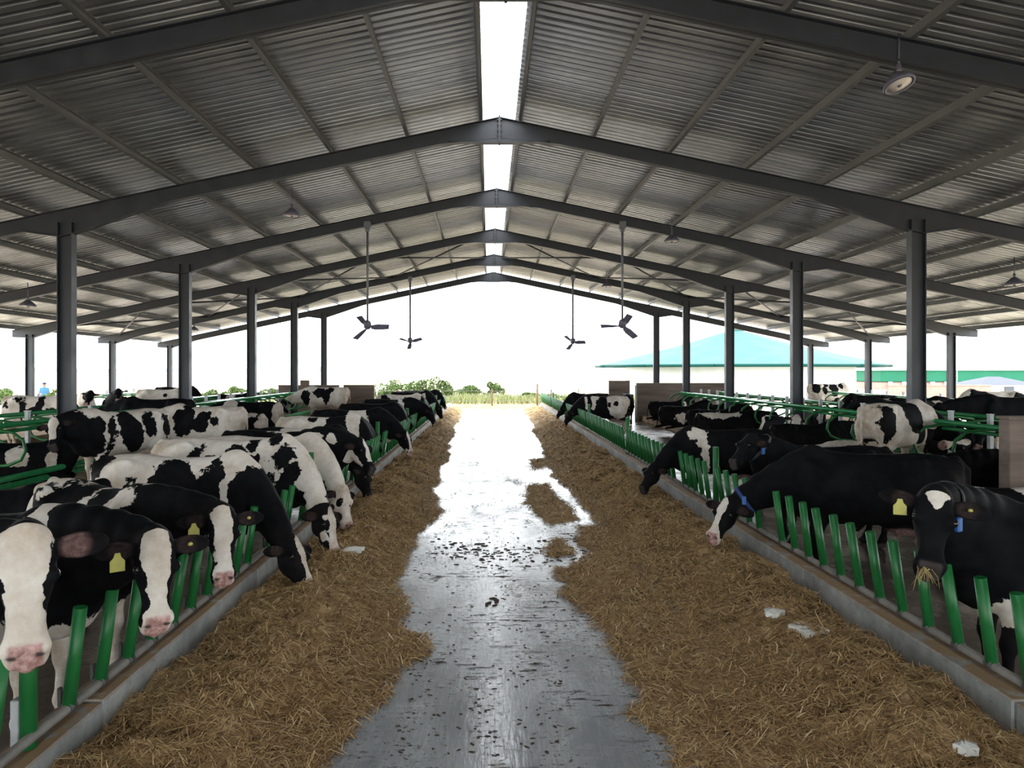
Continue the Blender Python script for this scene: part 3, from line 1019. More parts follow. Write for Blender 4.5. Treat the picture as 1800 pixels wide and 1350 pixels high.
def barrier(side, X, tall, y_end, label, necks=()):
    sg = 1 if side == 'left' else -1        # leans towards the passage
    r = empty('feed_barrier', (X, 0, 0), 0, label, 'feed barrier')
    mb = MB(); mb.tube([(0, 1.6, .425), (0, y_end, .425)], .029, 10); mb.build('base_pipe', M['dusty'], r)
    mb = MB(); mb.tube([(0, 0, 0), (sg * LEAN * .59, 0, .59)], .039, 12); pm = mb.mesh('barrier_post', M['green'])
    mb = MB(); mb.lathe([(.030, -.03), (.040, -.03), (.040, .03), (.030, .03)], 12, (0, 0, -.01), Matrix.Rotation(PI / 2, 3, 'X')); cm = mb.mesh('clamp', M['clamp'])
    mb = MB(); mb.box((0, 0, 0), (.022, .03, .11), .004); sm_ = mb.mesh('clamp_stud', M['clamp'])
    y = 2.18 if side == 'left' else 2.445; k = 0
    rr = random.Random(5)
    while y < y_end:
        if min(abs(y - t) for t in tall) > .15 and min(abs(y - t) for t in necks) > .14:
            p = link('barrier_post', pm, r, (0, y, .44), (rr.uniform(-.015, .015), rr.uniform(-.02, .02), 0))
            if y < 18: link('clamp', cm, p)
            if y < 9 and side == 'left': link('clamp_stud', sm_, p, (-sg * .052, 0, .05))
        y += .35
    mb = MB(); mb.tube([(0, 0, 0), (0, 0, .92)], .045, 12); tm = mb.mesh('tall_post', M['green'])
    mb = MB(); mb.box((-sg * .06, 0, .12), (.05, .06, .30), .006); mb.box((-sg * .05, 0, -.06), (.12, .14, .03)); fm_ = mb.mesh('foot_bracket', M['galv'])
    for t in tall:
        p = link('tall_post', tm, r, (-sg * .03, t, .36)); link('foot_bracket', fm_, p)


barrier('left', -2.53, [3.95, 10.2, 16.3, 22.2, 28.2, 34.2], 40.0, 'green post feed barrier on the left kerb, black and white cows feeding through it', [7.67, 9.09, 10.47, 12.72, 17.3, 24.25, 32.2, 35.4])
barrier('right', 3.46, [4.0, 10.95, 17.95, 24.9, 31.9, 38.8], 46.5, 'green post feed barrier on the right kerb, mostly black cows behind it', [8.88, 12.88, 27.15, 31.35])

# ------------------------------------------------------------------ cubicles: dividers, rails
def hoop(sgn, out):
    pts = [(0, 0, 1.02)]
    path = [(.25, 1.06), (.7, 1.12), (1.2, 1.13), (1.6, 1.08), (1.85, .93), (1.9, .75), (1.8, .58), (1.5, .48), (1.1, .46), (.7, .42), (.35, .34), (0, .30)]
    return [(sgn * x * out, 0, z) for x, z in ([(0, 1.02)] + path)]


mb = MB(); mb.box((0, 0, .66), (.085, .085, 1.32), .008); mb.box((0, 0, 1.33), (.10, .10, .02)); post_m = mb.mesh('divider_post', M['galv'])
hoop_m = {s_: MB().tube(hoop(s_, .8), .030, 8).mesh('divider_loop', M['green']) for s_ in (-1, 1)}
mb = MB(); mb.box((0, 0, 0), (.13, .12, .08), .01); clamp_m = mb.mesh('post_clamp', M['galv'])
ORD = ['nearest', 'second', 'third', 'fourth', 'fifth', 'sixth', 'seventh', 'eighth', 'ninth', 'tenth', 'eleventh', 'twelfth', 'thirteenth', 'fourteenth', 'fifteenth', 'sixteenth', 'seventeenth', 'eighteenth', 'nineteenth']
for sgn, sn in ((-1, 'left'), (1, 'right')):
    y = 12.85
    k = 0
    while y < 33.6:
        r = empty('cubicle_divider', (sgn * 9.9, y, .26), 0, 'green double-loop cubicle divider, %s from the near end of the %s bed row' % (ORD[k], sn), 'cubicle divider', 'cubicle dividers of the %s row' % sn)
        link('divider_post', post_m, r)
        for s_ in (-1, 1): link('divider_loop', hoop_m[s_], r)
        for zc in (1.02, .30): link('post_clamp', clamp_m, r, (0, 0, zc))
        y += 1.2; k += 1
    y = 13.4; k = 0
    while y < 35:
        r = empty('cubicle_divider', (sgn * 16.9, y, .26), 0, 'green single-loop divider, %s from the near end of the %s eave row' % (ORD[k], sn), 'cubicle divider', 'cubicle dividers along the %s eave' % sn)
        link('divider_post', post_m, r); link('divider_loop', hoop_m[-sgn], r)
        for zc in (1.02, .30): link('post_clamp', clamp_m, r, (0, 0, zc))
        y += 1.2; k += 1
RAILS = [(9.0, 1.44, 12.0, 33.6, .048, 'neck rail on the passage side of the %s cubicle row'), (9.15, 1.30, 12.2, 33.6, .036, 'lower neck rail just under the top one of the %s cubicle row'), (10.75, 1.46, 12.0, 33.6, .045, 'neck rail on the outer side of the %s cubicle row'),
         (16.0, 1.46, 12.6, 35, .036, 'neck rail of the cubicles along the %s eave')]
for sgn, sn in ((-1, 'left'), (1, 'right')):
    for X, z, y0, y1, r_, lb in RAILS:
        mb = MB(); mb.tube([(sgn * X, y0, z), (sgn * X, y1, z)], r_, 10); mb.tube([(sgn * X, y0 - .01, z), (sgn * X, y0 + .04, z)], r_ + .006, 10)
        tag(mb.build('neck_rail', M['green2']), 'long green ' + lb % sn, 'rail')
    for X, z, lb in ((8.35, .58, 'green brisket rail low over the %s beds, passage side'), (8.55, .40, 'lower green brisket rail close to the %s beds, passage side'), (10.1, .50, 'green brisket rail along the middle of the %s cubicle row')):
        mb = MB(); mb.tube([(sgn * X, 11.5, z), (sgn * X, 33.6, z)], .055, 10); mb.tube([(sgn * X, 11.48, z), (sgn * X, 11.56, z)], .062, 10)
        tag(mb.build('brisket_rail', M['green2']), lb % sn, 'rail')


# ------------------------------------------------------------------ block walls at the ends of the cubicle rows
def wall(x0, x1, y, h, th=.2, z0=0.0):
    mb = MB(); mb.box(((x0 + x1) / 2, y, z0 + h / 2), (abs(x1 - x0), th, h), .012)
    mb.box(((x0 + x1) / 2, y, z0 + h + .02), (abs(x1 - x0) + .03, th + .04, .04))
    return mb


tag(wall(-10.3, -7.35, 34.8, 1.72).build('wall_left', M['block']), kind='structure')
tag(wall(-7.28, -5.75, 35.6, 1.72).build('wall_left', M['block']), kind='structure')
tag(wall(7.2, 11.9, 34.8, 1.82).build('wall_right', M['block']), kind='structure')
tag(wall(6.05, 7.1, 36.0, 1.92).build('wall_right', M['block']), kind='structure')
tag(wall(7.38, 12.2, 10.2, 1.76, .22).build('wall_right', M['block']), kind='structure')
mb = MB(); mb.tube([(7.13, 34.6, 0), (7.13, 34.6, 1.75)], .05, 8); tag(mb.build('wall_pipe', M['galv']), 'pale upright pipe at the corner of the far right block wall', 'pipe')
mb = MB(); mb.box((0, 0, .12), (.42, .2, .24), .02)
tag(mb.build('loose_block', M['block'], None, tuple(W(536, 681, 34.8).to_2d()) + (1.76,)), 'single grey block lying on top of the far left wall', 'block')
# ------------------------------------------------------------------ hay along both kerbs
def feed_heap(side, label):
    K = KL if side == 'left' else KR
    sg = 1 if side == 'left' else -1
    off = 3.0 if side == 'left' else 41.0
    ys = np.concatenate([np.arange(1.6, 9, .035), np.arange(9, 20, .07), np.arange(20, 44.5, .16)])
    na = 64
    if side == 'left':
        ey = np.array([0, 3.6, 4.7, 6.0, 7.2, 8.3, 9.4, 12.3, 15, 20, 28, 36, 44]); ew = np.array([1.40, 1.42, 1.44, 1.62, 1.55, 1.28, 1.34, 1.44, 1.20, 1.15, .95, .95, .9])
    else:
        ey = np.array([0, 3.6, 4.7, 6.2, 7.8, 11, 13, 17, 22, 35, 44]); ew = np.array([1.35, 1.38, 1.40, 1.34, 1.36, 1.40, 1.55, 1.75, 1.55, 1.30, 1.2])
    wid = np.interp(ys, ey, ew) + fbm(ys, ys * 0, .8, off) * .16 + fbm(ys, ys * 0, 3.1, off + 5) * .07
    a = np.linspace(0, 1, na) ** .9
    Y = np.repeat(ys[:, None], na, 1); D = a[None] * wid[:, None]; X = K + sg * D
    A = np.repeat(a[None], len(ys), 0)
    base = .15 * np.clip(1 - A, 0, 1) ** .6 + .13 * np.exp(-((A - .45) / .26) ** 2)
    n = fbm(X, Y, 1.6, off, 4) * .10 + fbm(X, Y, 5.5, off + 9, 3) * .105 + fbm(X, Y * .7, 17, off + 2, 2) * .028
    Hh = (base + n * np.clip(base / .12, .1, 1)) * np.clip((1 - A) / .22, 0, 1) ** .8
    Hh = np.maximum(Hh, .004) * np.where(A >= .999, 0, 1)
    V = np.stack([X, Y, Hh], 2).reshape(-1, 3)
    i, j = np.meshgrid(np.arange(len(ys) - 1), np.arange(na - 1), indexing='ij')
    q = (i * na + j).ravel()
    Fq = np.stack([q, q + 1, q + na + 1, q + na], 1)
    if sg < 0: Fq = Fq[:, ::-1]
    nb = len(Fq)
    # loose strands lying on it
    rs = np.random.RandomState(17 if sg > 0 else 23)
    sv, sf, st = strands(rs, 62000, lambda m: heap_pts(rs, m, ys, wid, K, sg, Hh, na))
    nv = len(V)
    V = np.concatenate([V, sv]); Fq = np.concatenate([Fq, sf + nv])
    tone = np.concatenate([np.full(nv, .4), st])
    me = np_mesh('feed_heap', V, Fq, [M['feed'], M['strand']], True, {'tone': tone})
    mi = np.zeros(len(me.polygons), np.int32); mi[nb:] = 1
    me.polygons.foreach_set('material_index', mi)
    o = link('feed_heap', me)
    tag(o, label, 'feed', kind='stuff')


def heap_pts(rs, m, ys, wid, K, sg, Hh, na):
    # more strands close to the camera, by pixel size
    u = rs.rand(m)
    y = 1.7 * (30 / 1.7) ** (u ** .9)
    a = rs.rand(m) ** .85 * 1.06
    w = np.interp(y, ys, wid)
    x = K + sg * np.maximum(a * w, .01)
    yi = np.clip(np.searchsorted(ys, y) - 1, 0, len(ys) - 2)
    fy = (y - ys[yi]) / (ys[yi + 1] - ys[yi])
    aj = np.clip(np.minimum(a, 1) ** (1 / .9), 0, 1) * (na - 1); ai = np.clip(aj.astype(int), 0, na - 2); fa = aj - ai
    z = ((Hh[yi, ai] * (1 - fa) + Hh[yi, ai + 1] * fa) * (1 - fy) + (Hh[yi + 1, ai] * (1 - fa) + Hh[yi + 1, ai + 1] * fa) * fy)
    return x, y, z


def strands(rs, m, pts, wide=1.0):
    x, y, z = pts(m)
    L = rs.uniform(.05, .20, m) * np.interp(y, [3, 25], [1, 1.5]); an = rs.uniform(0, 2 * PI, m)
    w = rs.uniform(.0014, .0032, m) * np.interp(y, [3, 10, 30], [1.0, 2.0, 5.0]) * wide
    pit = np.abs(rs.normal(0, .16, m)); bend = rs.normal(0, .35, m)
    c1, s1 = np.cos(an), np.sin(an)
    P0 = np.stack([x - c1 * L / 2, y - s1 * L / 2, z - .004 + rs.uniform(0, .012, m)], 1)
    P1 = np.stack([x, y, z + .010 + rs.uniform(0, .02, m)], 1)
    a2 = an + bend
    P2 = P1 + np.stack([np.cos(a2) * L / 2, np.sin(a2) * L / 2, (pit - .12) * L], 1)
    nrm = np.stack([-s1, c1, np.zeros(m)], 1) * w[:, None]
    vert = np.zeros_like(nrm); vert[:, 2] = w * .8
    V = np.stack([P0 - nrm, P0 + nrm, P1 - nrm + vert, P1 + nrm + vert, P2 - nrm * .6, P2 + nrm * .6], 1).reshape(-1, 3)
    b = np.arange(m)[:, None] * 6
    F = np.concatenate([b + [0, 1, 3, 2], b + [2, 3, 5, 4]])
    tone = np.repeat(np.clip(rs.normal(.45, .24, m), 0, 1), 6)
    return V, F, tone


feed_heap('left', 'long heap of brown hay lying along the left kerb under the black and white cows')
feed_heap('right', 'long heap of brown hay lying along the right kerb in front of the black cows')


# thin trampled hay spread over the passage
def thin_patch(name, outline, label, n, seed, dens=1.0):
    """outline = pixel polygon on the floor"""
    P = np.array([W(px, py, z=0.0)[:2] for px, py in outline])
    rs = np.random.RandomState(seed)
    lo, hi = P.min(0), P.max(0)
    st = .05 if hi[1] < 12 else .09
    gx = np.arange(lo[0] - .2, hi[0] + .2, st); gy = np.arange(lo[1] - .4, hi[1] + .4, st * 1.4)
    GX, GY = np.meshgrid(gx, gy, indexing='ij')

    def inside(x, y):
        c = np.zeros(x.shape, bool); dmin = np.full(x.shape, 9.0)
        for k in range(len(P)):
            a, b = P[k], P[(k + 1) % len(P)]
            cond = (a[1] > y) != (b[1] > y)
            t = a[0] + (y - a[1]) / (b[1] - a[1] + 1e-9) * (b[0] - a[0])
            c ^= cond & (x < t)
            d = b - a; u = np.clip(((x - a[0]) * d[0] + (y - a[1]) * d[1]) / (d.dot(d) + 1e-9), 0, 1)
            dmin = np.minimum(dmin, np.hypot(x - a[0] - u * d[0], y - a[1] - u * d[1]))
        return np.where(c, dmin, -dmin)

    def height(x, y):
        s = inside(x, y) + fbm(x, y, 2.2, seed) * .22 + fbm(x, y, 8, seed + 4) * .10
        return np.clip(s * .10, -.02, .018) + fbm(x, y, 11, seed + 1) * .006 * (s > 0)
    Z = height(GX, GY)
    nx, ny = Z.shape
    i, j = np.meshgrid(np.arange(nx - 1), np.arange(ny - 1), indexing='ij')
    q = (i * ny + j).ravel(); Fq = np.stack([q, q + ny, q + ny + 1, q + 1], 1)
    zz = Z.ravel()
    Fq = Fq[(zz[Fq] > -.004).any(1)]
    V = np.stack([GX.ravel(), GY.ravel(), np.maximum(zz, -.01)], 1)

    def pts(m):
        xs, ys_ = [], []
        x = rs.uniform(lo[0] - .15, hi[0] + .15, m * 4); y = rs.uniform(lo[1] - .2, hi[1] + .2, m * 4)
        h = height(x, y); k = h > -.006
        x, y, h = x[k][:m], y[k][:m], h[k][:m]
        return x, y, np.maximum(h, 0)
    x, y, z = pts(n)
    sv, sf, st_ = strands(rs, len(x), lambda m: (x, y, z - .004))
    nv, nb = len(V), len(Fq)
    me = np_mesh(name, np.concatenate([V, sv]), np.concatenate([Fq, sf + nv]), [M['feed'], M['strand']], True, {'tone': np.concatenate([np.full(nv, .4), st_])})
    mi = np.zeros(len(me.polygons), np.int32); mi[nb:] = 1
    me.polygons.foreach_set('material_index', mi)
    tag(link(name, me), label, 'feed', kind='stuff')


thin_patch('hay_litter', [(985, 1000), (1040, 975), (1130, 1010), (1200, 1090), (1290, 1160), (1480, 1350), (1180, 1350), (1130, 1250), (1060, 1120), (1010, 1050)],
           'tan trampled hay litter spread on the passage beside the right heap', 9000, 51)
thin_patch('hay_litter', [(930, 855), (962, 850), (990, 880), (1010, 910), (975, 925), (945, 905), (925, 880)],
           'oval patch of tan hay litter on the wet passage left of the right heap', 1500, 52)
thin_patch('hay_litter', [(935, 808), (958, 806), (962, 822), (940, 826)],
           'smallest patch of hay litter on the passage, beside the heap', 500, 53)
thin_patch('hay_litter', [(1020, 925), (1080, 930), (1130, 985), (1100, 1000), (1040, 965)],
           'strip of tan hay litter between wet streaks near the right heap', 1500, 54)
thin_patch('hay_litter', [(965, 950), (990, 945), (995, 972), (975, 978)],
           'small round dab of hay litter on the wet passage in front of the oval patch', 400, 55)
thin_patch('hay_litter', [(600, 1090), (735, 1120), (720, 1160), (640, 1185)],
           'thin tongue of hay litter reaching off the left heap onto the passage', 2200, 56)
thin_patch('hay_litter', [(792, 705), (942, 705), (944, 719), (794, 719)],
           'tan earth and hay litter at the far mouth of the passage', 600, 57)

# pale scraps lying on the right heap and one on the left
for (px, py, sx_, sy_, seed, lb) in ((1418, 1107, .17, .10, 3, 'larger white scrap of foam lying on the right hay heap'), (1360, 1075, .12, .07, 4, 'smaller white scrap of foam lying on the right hay heap'),
                                     (615, 968, .22, .07, 5, 'pale scrap lying on the left hay heap beside the feeding cows'), (1695, 1312, .08, .05, 6, 'small pale scrap in the right hay heap at the bottom of the picture')):
    p = W(px, py, z=.24)
    rr = random.Random(seed)
    mb = MB()
    top = []
    n = 12
    for k in range(n):
        an_ = 2 * PI * k / n; q = rr.uniform(.6, 1.1)
        top.append((math.cos(an_) * sx_ * q, math.sin(an_) * sy_ * q * 1.6))
    vs = [(x, y, .012 + rr.uniform(-.008, .012)) for x, y in top] + [(x * .95, y * .95, -.03) for x, y in top] + [(0, 0, .03), (0, 0, -.035)]
    fs = [(k, (k + 1) % n, 2 * n) for k in range(n)] + [(k, n + k, n + (k + 1) % n, (k + 1) % n) for k in range(n)] + [(n + (k + 1) % n, n + k, 2 * n + 1) for k in range(n)]
    mb.add(vs, fs)
    tag(mb.build('foam_scrap', M['tag_white'], None, (p.x, p.y, .245), (0.0, 0, .6)), lb, 'scrap')

# lumps of mud and dung dropped on the wet passage
rs = np.random.RandomState(31)
VV, FF = [], []
def clod(x, y, a, b, an, h):
    n = 9; k0 = len(VV)
    for rr_, zz in ((1.0, -.004), (.7, h * .8)):
        for k in range(n):
            t = 2 * PI * k / n; q = rr_ * (.7 + .5 * rs.rand()); u, v = math.cos(t) * a * q, math.sin(t) * b * q
            VV.append((x + u * math.cos(an) - v * math.sin(an), y + u * math.sin(an) + v * math.cos(an), zz))
    VV.append((x, y, h))
    for k in range(n):
        k2 = (k + 1) % n
        FF.append((k0 + k, k0 + k2, k0 + n + k2, k0 + n + k)); FF.append((k0 + n + k, k0 + n + k2, k0 + 2 * n, k0 + 2 * n))
spots_ = [(868, 1052, .06), (872, 1060, .05), (862, 1063, .04), (850, 958, .07), (838, 965, .05), (890, 968, .05), (800, 958, .06), (812, 962, .05), (930, 962, .04), (955, 952, .05), (985, 958, .06), (1010, 950, .06)]
for px, py, r_ in spots_:
    p = W(px, py, z=0)
    for q in range(3): clod(p.x + rs.normal(0, .03), p.y + rs.normal(0, .06), r_ * rs.uniform(.5, 1), r_ * rs.uniform(.3, .6), rs.uniform(-.6, .6), .012)
for q in range(170):
    px = rs.uniform(760, 1040); py = 978 + rs.normal(0, 12) - abs(px - 860) * .05
    p = W(px, py, z=0); clod(p.x, p.y, rs.uniform(.012, .05), rs.uniform(.008, .022), rs.uniform(-.7, .7), .008)
for q in range(260):
    p = W(rs.uniform(690, 1010), rs.uniform(850, 1330), z=0); clod(p.x, p.y, rs.uniform(.008, .028), rs.uniform(.006, .014), rs.uniform(-.9, .9), .006)
me = bpy.data.meshes.new('mud_clods'); me.from_pydata(VV, [], [tuple(dict.fromkeys(f)) for f in FF]); me.materials.append(M['mud']); me.update()
tag(link('mud_clods', me), 'dark mud and dung crumbs scattered over the wet passage', 'mud', kind='stuff')
# ------------------------------------------------------------------ outside the barn
def bush(px, pyt, Y, wpx, label, seed, grass=False, group=None):
    c = W(px, 700, Y); h = W(px, pyt, Y).z; w = wpx * Y / FPX
    rs = np.random.RandomState(seed)
    r = empty('shrub', (c.x, Y, -.05), 0, label, 'shrub', group)
    n = 1500
    # clumped lobes of leaves
    lob = rs.rand(7, 3) * [1, .8, .7] + [-.5, -.4, .25]; lr = rs.uniform(.18, .34, 7)
    k = rs.randint(0, 7, n); d = rs.normal(size=(n, 3)); d /= np.linalg.norm(d, axis=1)[:, None]
    P = (lob[k] + d * (lr[k] * rs.uniform(.6, 1.05, n) ** .5)[:, None]) * [w, w * .8, h]
    P[:, 2] = np.clip(P[:, 2], .05, None)
    a = rs.normal(size=(n, 3)); a /= np.linalg.norm(a, axis=1)[:, None]; b = np.cross(a, rs.normal(size=(n, 3))); b /= np.linalg.norm(b, axis=1)[:, None]
    s_ = rs.uniform(.07, .13, n)[:, None]
    V = np.stack([P - a * s_, P + b * s_ * .5, P + a * s_, P - b * s_ * .5], 1).reshape(-1, 3)
    me = np_mesh('foliage', V, np.arange(4 * n).reshape(n, 4), M['leaf'], False, {'tone': np.repeat(rs.rand(n), 4)})
    o = link('foliage', me, r); o['kind'] = 'stuff'
    mb = MB()
    for q in range(6):
        t = lob[q] * [w, w * .8, h]; mb.tube([(t[0] * .15, t[1] * .15, 0), (t[0] * .6, t[1] * .5, t[2] * .6), tuple(t)], [.03, .02, .01], 5)
    mb.build('stem', M['trunk'], r)


for i, (px, pyt, Y, w, lb) in enumerate([
        (668, 668, 58, 52, 'leafy green shrub behind the end of the far left block wall'), (705, 673, 62, 40, 'green shrub above the most distant feeding cows on the left'),
        (742, 670, 57, 44, 'tall leafy shrub behind the far end of the left barrier'), (776, 668, 60, 36, 'green shrub with a spiky top left of the passage mouth'),
        (838, 679, 66, 40, 'low wide shrub in the middle of the far passage mouth'), (872, 672, 66, 26, 'narrow shrub right of the middle of the far passage mouth'),
        (806, 684, 70, 34, 'low pale shrub in the far field left of the passage middle'), (935, 690, 64, 30, 'low shrub by the gate post at the far right barrier end'),
        (385, 684, 54, 36, 'pale shrub between the second and third left columns'), (415, 681, 58, 26, 'small pale shrub left of the third left column'),
        (93, 684, 44, 26, 'pale green shrub beside the person in blue'), (352, 688, 60, 34, 'low pale shrub right of the second left column'),
        (12, 688, 48, 40, 'low shrub at the far left edge of the field'), (470, 683, 62, 30, 'small shrub showing over the far left wall'),
        (985, 694, 60, 40, 'low shrub behind the far end of the right barrier')]):
    bush(px, pyt, Y, w, lb, 100 + i)

# rough grass strip at the far end
rs = np.random.RandomState(5)
n = 9000
x = rs.uniform(-26, 16, n); y = rs.uniform(52, 66, n); k = fbm(x, y, .25, 3) > -.15
x, y = x[k], y[k]; n = len(x); h = rs.uniform(.2, .6, n); an_ = rs.uniform(0, PI, n)
b = np.stack([np.cos(an_), np.sin(an_), np.zeros(n)], 1) * .07
P = np.stack([x, y, np.full(n, -.06)], 1); T = P + np.stack([rs.normal(0, .12, n), rs.normal(0, .12, n), h], 1)
V = np.stack([P - b, P + b, T + b * .2, T - b * .2], 1).reshape(-1, 3)
tag(link('rough_grass', np_mesh('rough_grass', V, np.arange(4 * n).reshape(n, 4), M['grass'], False, {'tone': np.repeat(rs.rand(n), 4)})), 'rough pale grass growing beyond the far end of the barn', 'grass', kind='stuff')

# wire fence across the far end
r = empty('wire_fence', (0, 49.5, 0), 0, 'thin wire fence on posts across the far end of the passage', 'fence')
fx = [-9, -6.3, -3.6, .2, 3.35, 6.2, 8.8]
for i, X in enumerate(fx):
    mb = MB(); mb.tube([(0, 0, -.06), (0, 0, 1.55 if i == 4 else 1.2)], .07 if i == 4 else .045, 8); mb.build('fence_post', M['post_wood'], r, (X, 0, 0))
for z in (.35, .7, 1.05):
    mb = MB(); mb.tube([(fx[0], 0, z), (fx[-1], 0, z)], .014, 5); mb.build('fence_wire', M['wire'], r)
mb = MB(); mb.tube([(0, 0, -.06), (0, 0, 1.2)], .045, 8); mb.tube([(0, 0, 1.18), (0, 0, 1.22)], .055, 8)
tag(mb.build('gate_post', M['post_wood'], None, (W(969, 700, 46.8).x, 46.8, 0)), 'dark upright post behind the far end of the right barrier', 'post')

# turquoise round tent roof with a pale wall
Yt = 74.0
c = W(1292, 645, Yt)
r = empty('round_shade_building', (c.x, Yt, -.06), PI / 14, 'large round building with a turquoise pitched roof and pale walls beyond the right eave', 'building')
Rr = 243 * Yt / FPX; zt = W(1292, 577, Yt).z + .06; ze = W(1292, 643, Yt).z + .06
N = 14
for k in range(N):
    a0, a1 = 2 * PI * k / N, 2 * PI * (k + 1) / N
    mb = MB()
    rows = []
    for f in (0.02, .35, .7, 1.0):
        zz = zt + (ze - zt) * (f ** .86)
        rows.append([(math.cos(a) * Rr * f, math.sin(a) * Rr * f, zz + dz) for a in (a0, a1) for dz in (0, -.06)])
    vs = [p for rw in rows for p in rw]; fs = []
    for i in range(3):
        a = i * 4; b = a + 4
        fs += [(a, b, b + 2, a + 2), (a + 1, a + 3, b + 3, b + 1), (a, a + 1, b + 1, b), (a + 2, b + 2, b + 3, a + 3)]
    fs += [(12, 13, 15, 14), (0, 2, 3, 1)]
    mb.add(vs, fs); mb.build('roof_panel', M['turq'], r)
mb = MB()
for k in range(N):
    a0, a1 = 2 * PI * k / N, 2 * PI * (k + 1) / N
    mb.tube([(math.cos(a0) * Rr, math.sin(a0) * Rr, ze - .06), (math.cos(a1) * Rr, math.sin(a1) * Rr, ze - .06)], .13, 6)
mb.build('eave_edge', M['turq_dark'], r)
mb = MB(); mb.lathe([(Rr * .78, 0), (Rr * .78, ze + .2), (Rr * .7, ze + .4)], 28)
mb.build('wall', M['white_wall'], r)
mb = MB(); mb.lathe([(.9, zt - .35), (.75, zt - .05), (.05, zt + .12)], 14); mb.build('roof_cap', M['turq'], r)

# long green shed
Yg = 96.0
p0, p1 = W(1548, 671, Yg), W(1960, 671, Yg)
r = empty('long_green_shed', (p0.x, Yg, -.06), 0, 'long green clad shed with a white roof at the right edge of the picture', 'building')
Lg = p1.x - p0.x; zt = W(1700, 651, Yg).z; zb = W(1700, 671, Yg).z; zr = W(1800, 634, Yg).z
mb = MB(); mb.box((Lg / 2, 6, (zt + zb) / 2 + .06), (Lg, 12, zt - zb), .05); mb.build('cladding', M['shed_green'], r)
mb = MB(); mb.box((Lg / 2, 6, zb / 2), (Lg - .3, 11.7, zb), .05); mb.build('base_wall', M['red_wall'], r)
mb = MB(); mb.prism([(-.4, zt + .06), (Lg * .55, zr), (Lg + .4, zt + .06)], -.3, 12.3); mb.build('roof', M['white_wall'], r)
for k in range(9):
    mb = MB(); mb.box((1.2 + k * 1.9, -.18, zb / 2 + .1), (.5, .3, zb * .9), .04); mb.build('pier', M['white_wall'], r)
mb = MB()
for q in (0, .55): mb.tube([(Lg * .30 + q, -.4, .6), (Lg * .30 + q, -.4, zt + .2)], .05, 6)
for q in range(8): mb.tube([(Lg * .30, -.4, 1 + q * .42), (Lg * .30 + .55, -.4, 1 + q * .42)], .035, 5)
mb.build('ladder', M['tag_white'], r)
# small hipped grey roof in front of it
Yh = 70.0
c = W(1752, 680, Yh)
r = empty('small_hut', (c.x, Yh, -.06), 0, 'small pale hut with a grey hipped roof in front of the green shed', 'building')
hw_, ze, zt = 52 * Yh / FPX, W(1752, 675, Yh).z, W(1752, 661, Yh).z
mb = MB(); mb.add([(-hw_, -2, ze), (hw_, -2, ze), (hw_, 3, ze), (-hw_, 3, ze), (-.6, .5, zt), (.6, .5, zt)], [(0, 1, 5, 4), (1, 2, 5), (2, 3, 4, 5), (3, 0, 4), (3, 2, 1, 0)]); mb.build('roof', M['grey_roof'], r)
mb = MB(); mb.box((0, .5, ze / 2), (hw_ * 1.8, 4.2, ze), .03); mb.build('wall', M['white_wall'], r)
mb = MB(); mb.box((0, -1.7, ze * .45), (.9, .12, ze * .8), .02); mb.build('door', M['grey_roof'], r)
# red low wall between
mb = MB(); a, b = W(1560, 700, 60), W(1740, 700, 60)
mb.box(((a.x + b.x) / 2, 60, .55), (b.x - a.x, .3, 1.3), .02); mb.box(((a.x + b.x) / 2, 60, 1.22), (b.x - a.x + .1, .42, .08), .01)
tag(mb.build('brick_yard_wall', M['red_wall']), 'low red brick yard wall below the green shed', 'wall')

# hazy hills on the horizon
rs = np.random.RandomState(9)
xs = np.linspace(-1500, 1500, 80)
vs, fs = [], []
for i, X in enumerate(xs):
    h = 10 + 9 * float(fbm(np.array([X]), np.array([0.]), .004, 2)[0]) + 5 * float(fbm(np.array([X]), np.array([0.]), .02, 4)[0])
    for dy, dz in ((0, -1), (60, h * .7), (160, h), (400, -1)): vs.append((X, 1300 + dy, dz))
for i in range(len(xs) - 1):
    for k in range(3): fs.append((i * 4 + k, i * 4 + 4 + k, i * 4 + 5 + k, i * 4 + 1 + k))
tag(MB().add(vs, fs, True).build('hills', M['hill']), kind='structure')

# person in blue, walking far off on the left
Yp = 45.0
p = W(78, 700, Yp)
per = Field()
per.ell((0, 0, 1.64), (.085, .10, .12), .04); per.cap((0, 0, 1.42), (0, 0, 1.56), .06, .055, .04)
per.ell((0, 0, 1.24), (.20, .125, .27), .08); per.ell((0, 0, .95), (.17, .12, .14), .08)
for q in (-1, 1):
    per.chain([(q * .18, 0, 1.40), (q * .25, .02, 1.12), (q * .22, -.12, .90)], [.065, .05, .036], .04)
    per.ell((q * .215, -.16, .85), (.035, .05, .06), .03)
    per.chain([(q * .09, 0, .92), (q * .10, q * .06, .50), (q * .10, q * .14, .08)], [.095, .065, .045], .05)
    per.ell((q * .10, q * .14 - .06, .04), (.05, .13, .045), .03)
per.ell((0, -.095, 1.63), (.018, .025, .03), .015)
per.grid(None, .02, .02)
V, Q = per.surface(1)
o = link('person', np_mesh('person', V, Q, M['skin'], True)); o.location = (p.x, Yp, -.06); o.rotation_euler = (0, 0, .4)
tag(o, 'person in a light blue top and dark blue cap standing far off on the left', 'person')
def shell(name, lo, hi, mat, push=.012):
    k = ((V[Q][:, :, 2] > lo) & (V[Q][:, :, 2] < hi)).all(1)
    q = Q[k]; u = np.unique(q); mp = np.full(len(V), -1); mp[u] = np.arange(len(u))
    c_ = V[u].copy(); rad = c_[:, :2] / np.maximum(np.linalg.norm(c_[:, :2], axis=1), .03)[:, None]; c_[:, :2] += rad * push
    link(name, np_mesh(name, c_, mp[q], mat, True), o)
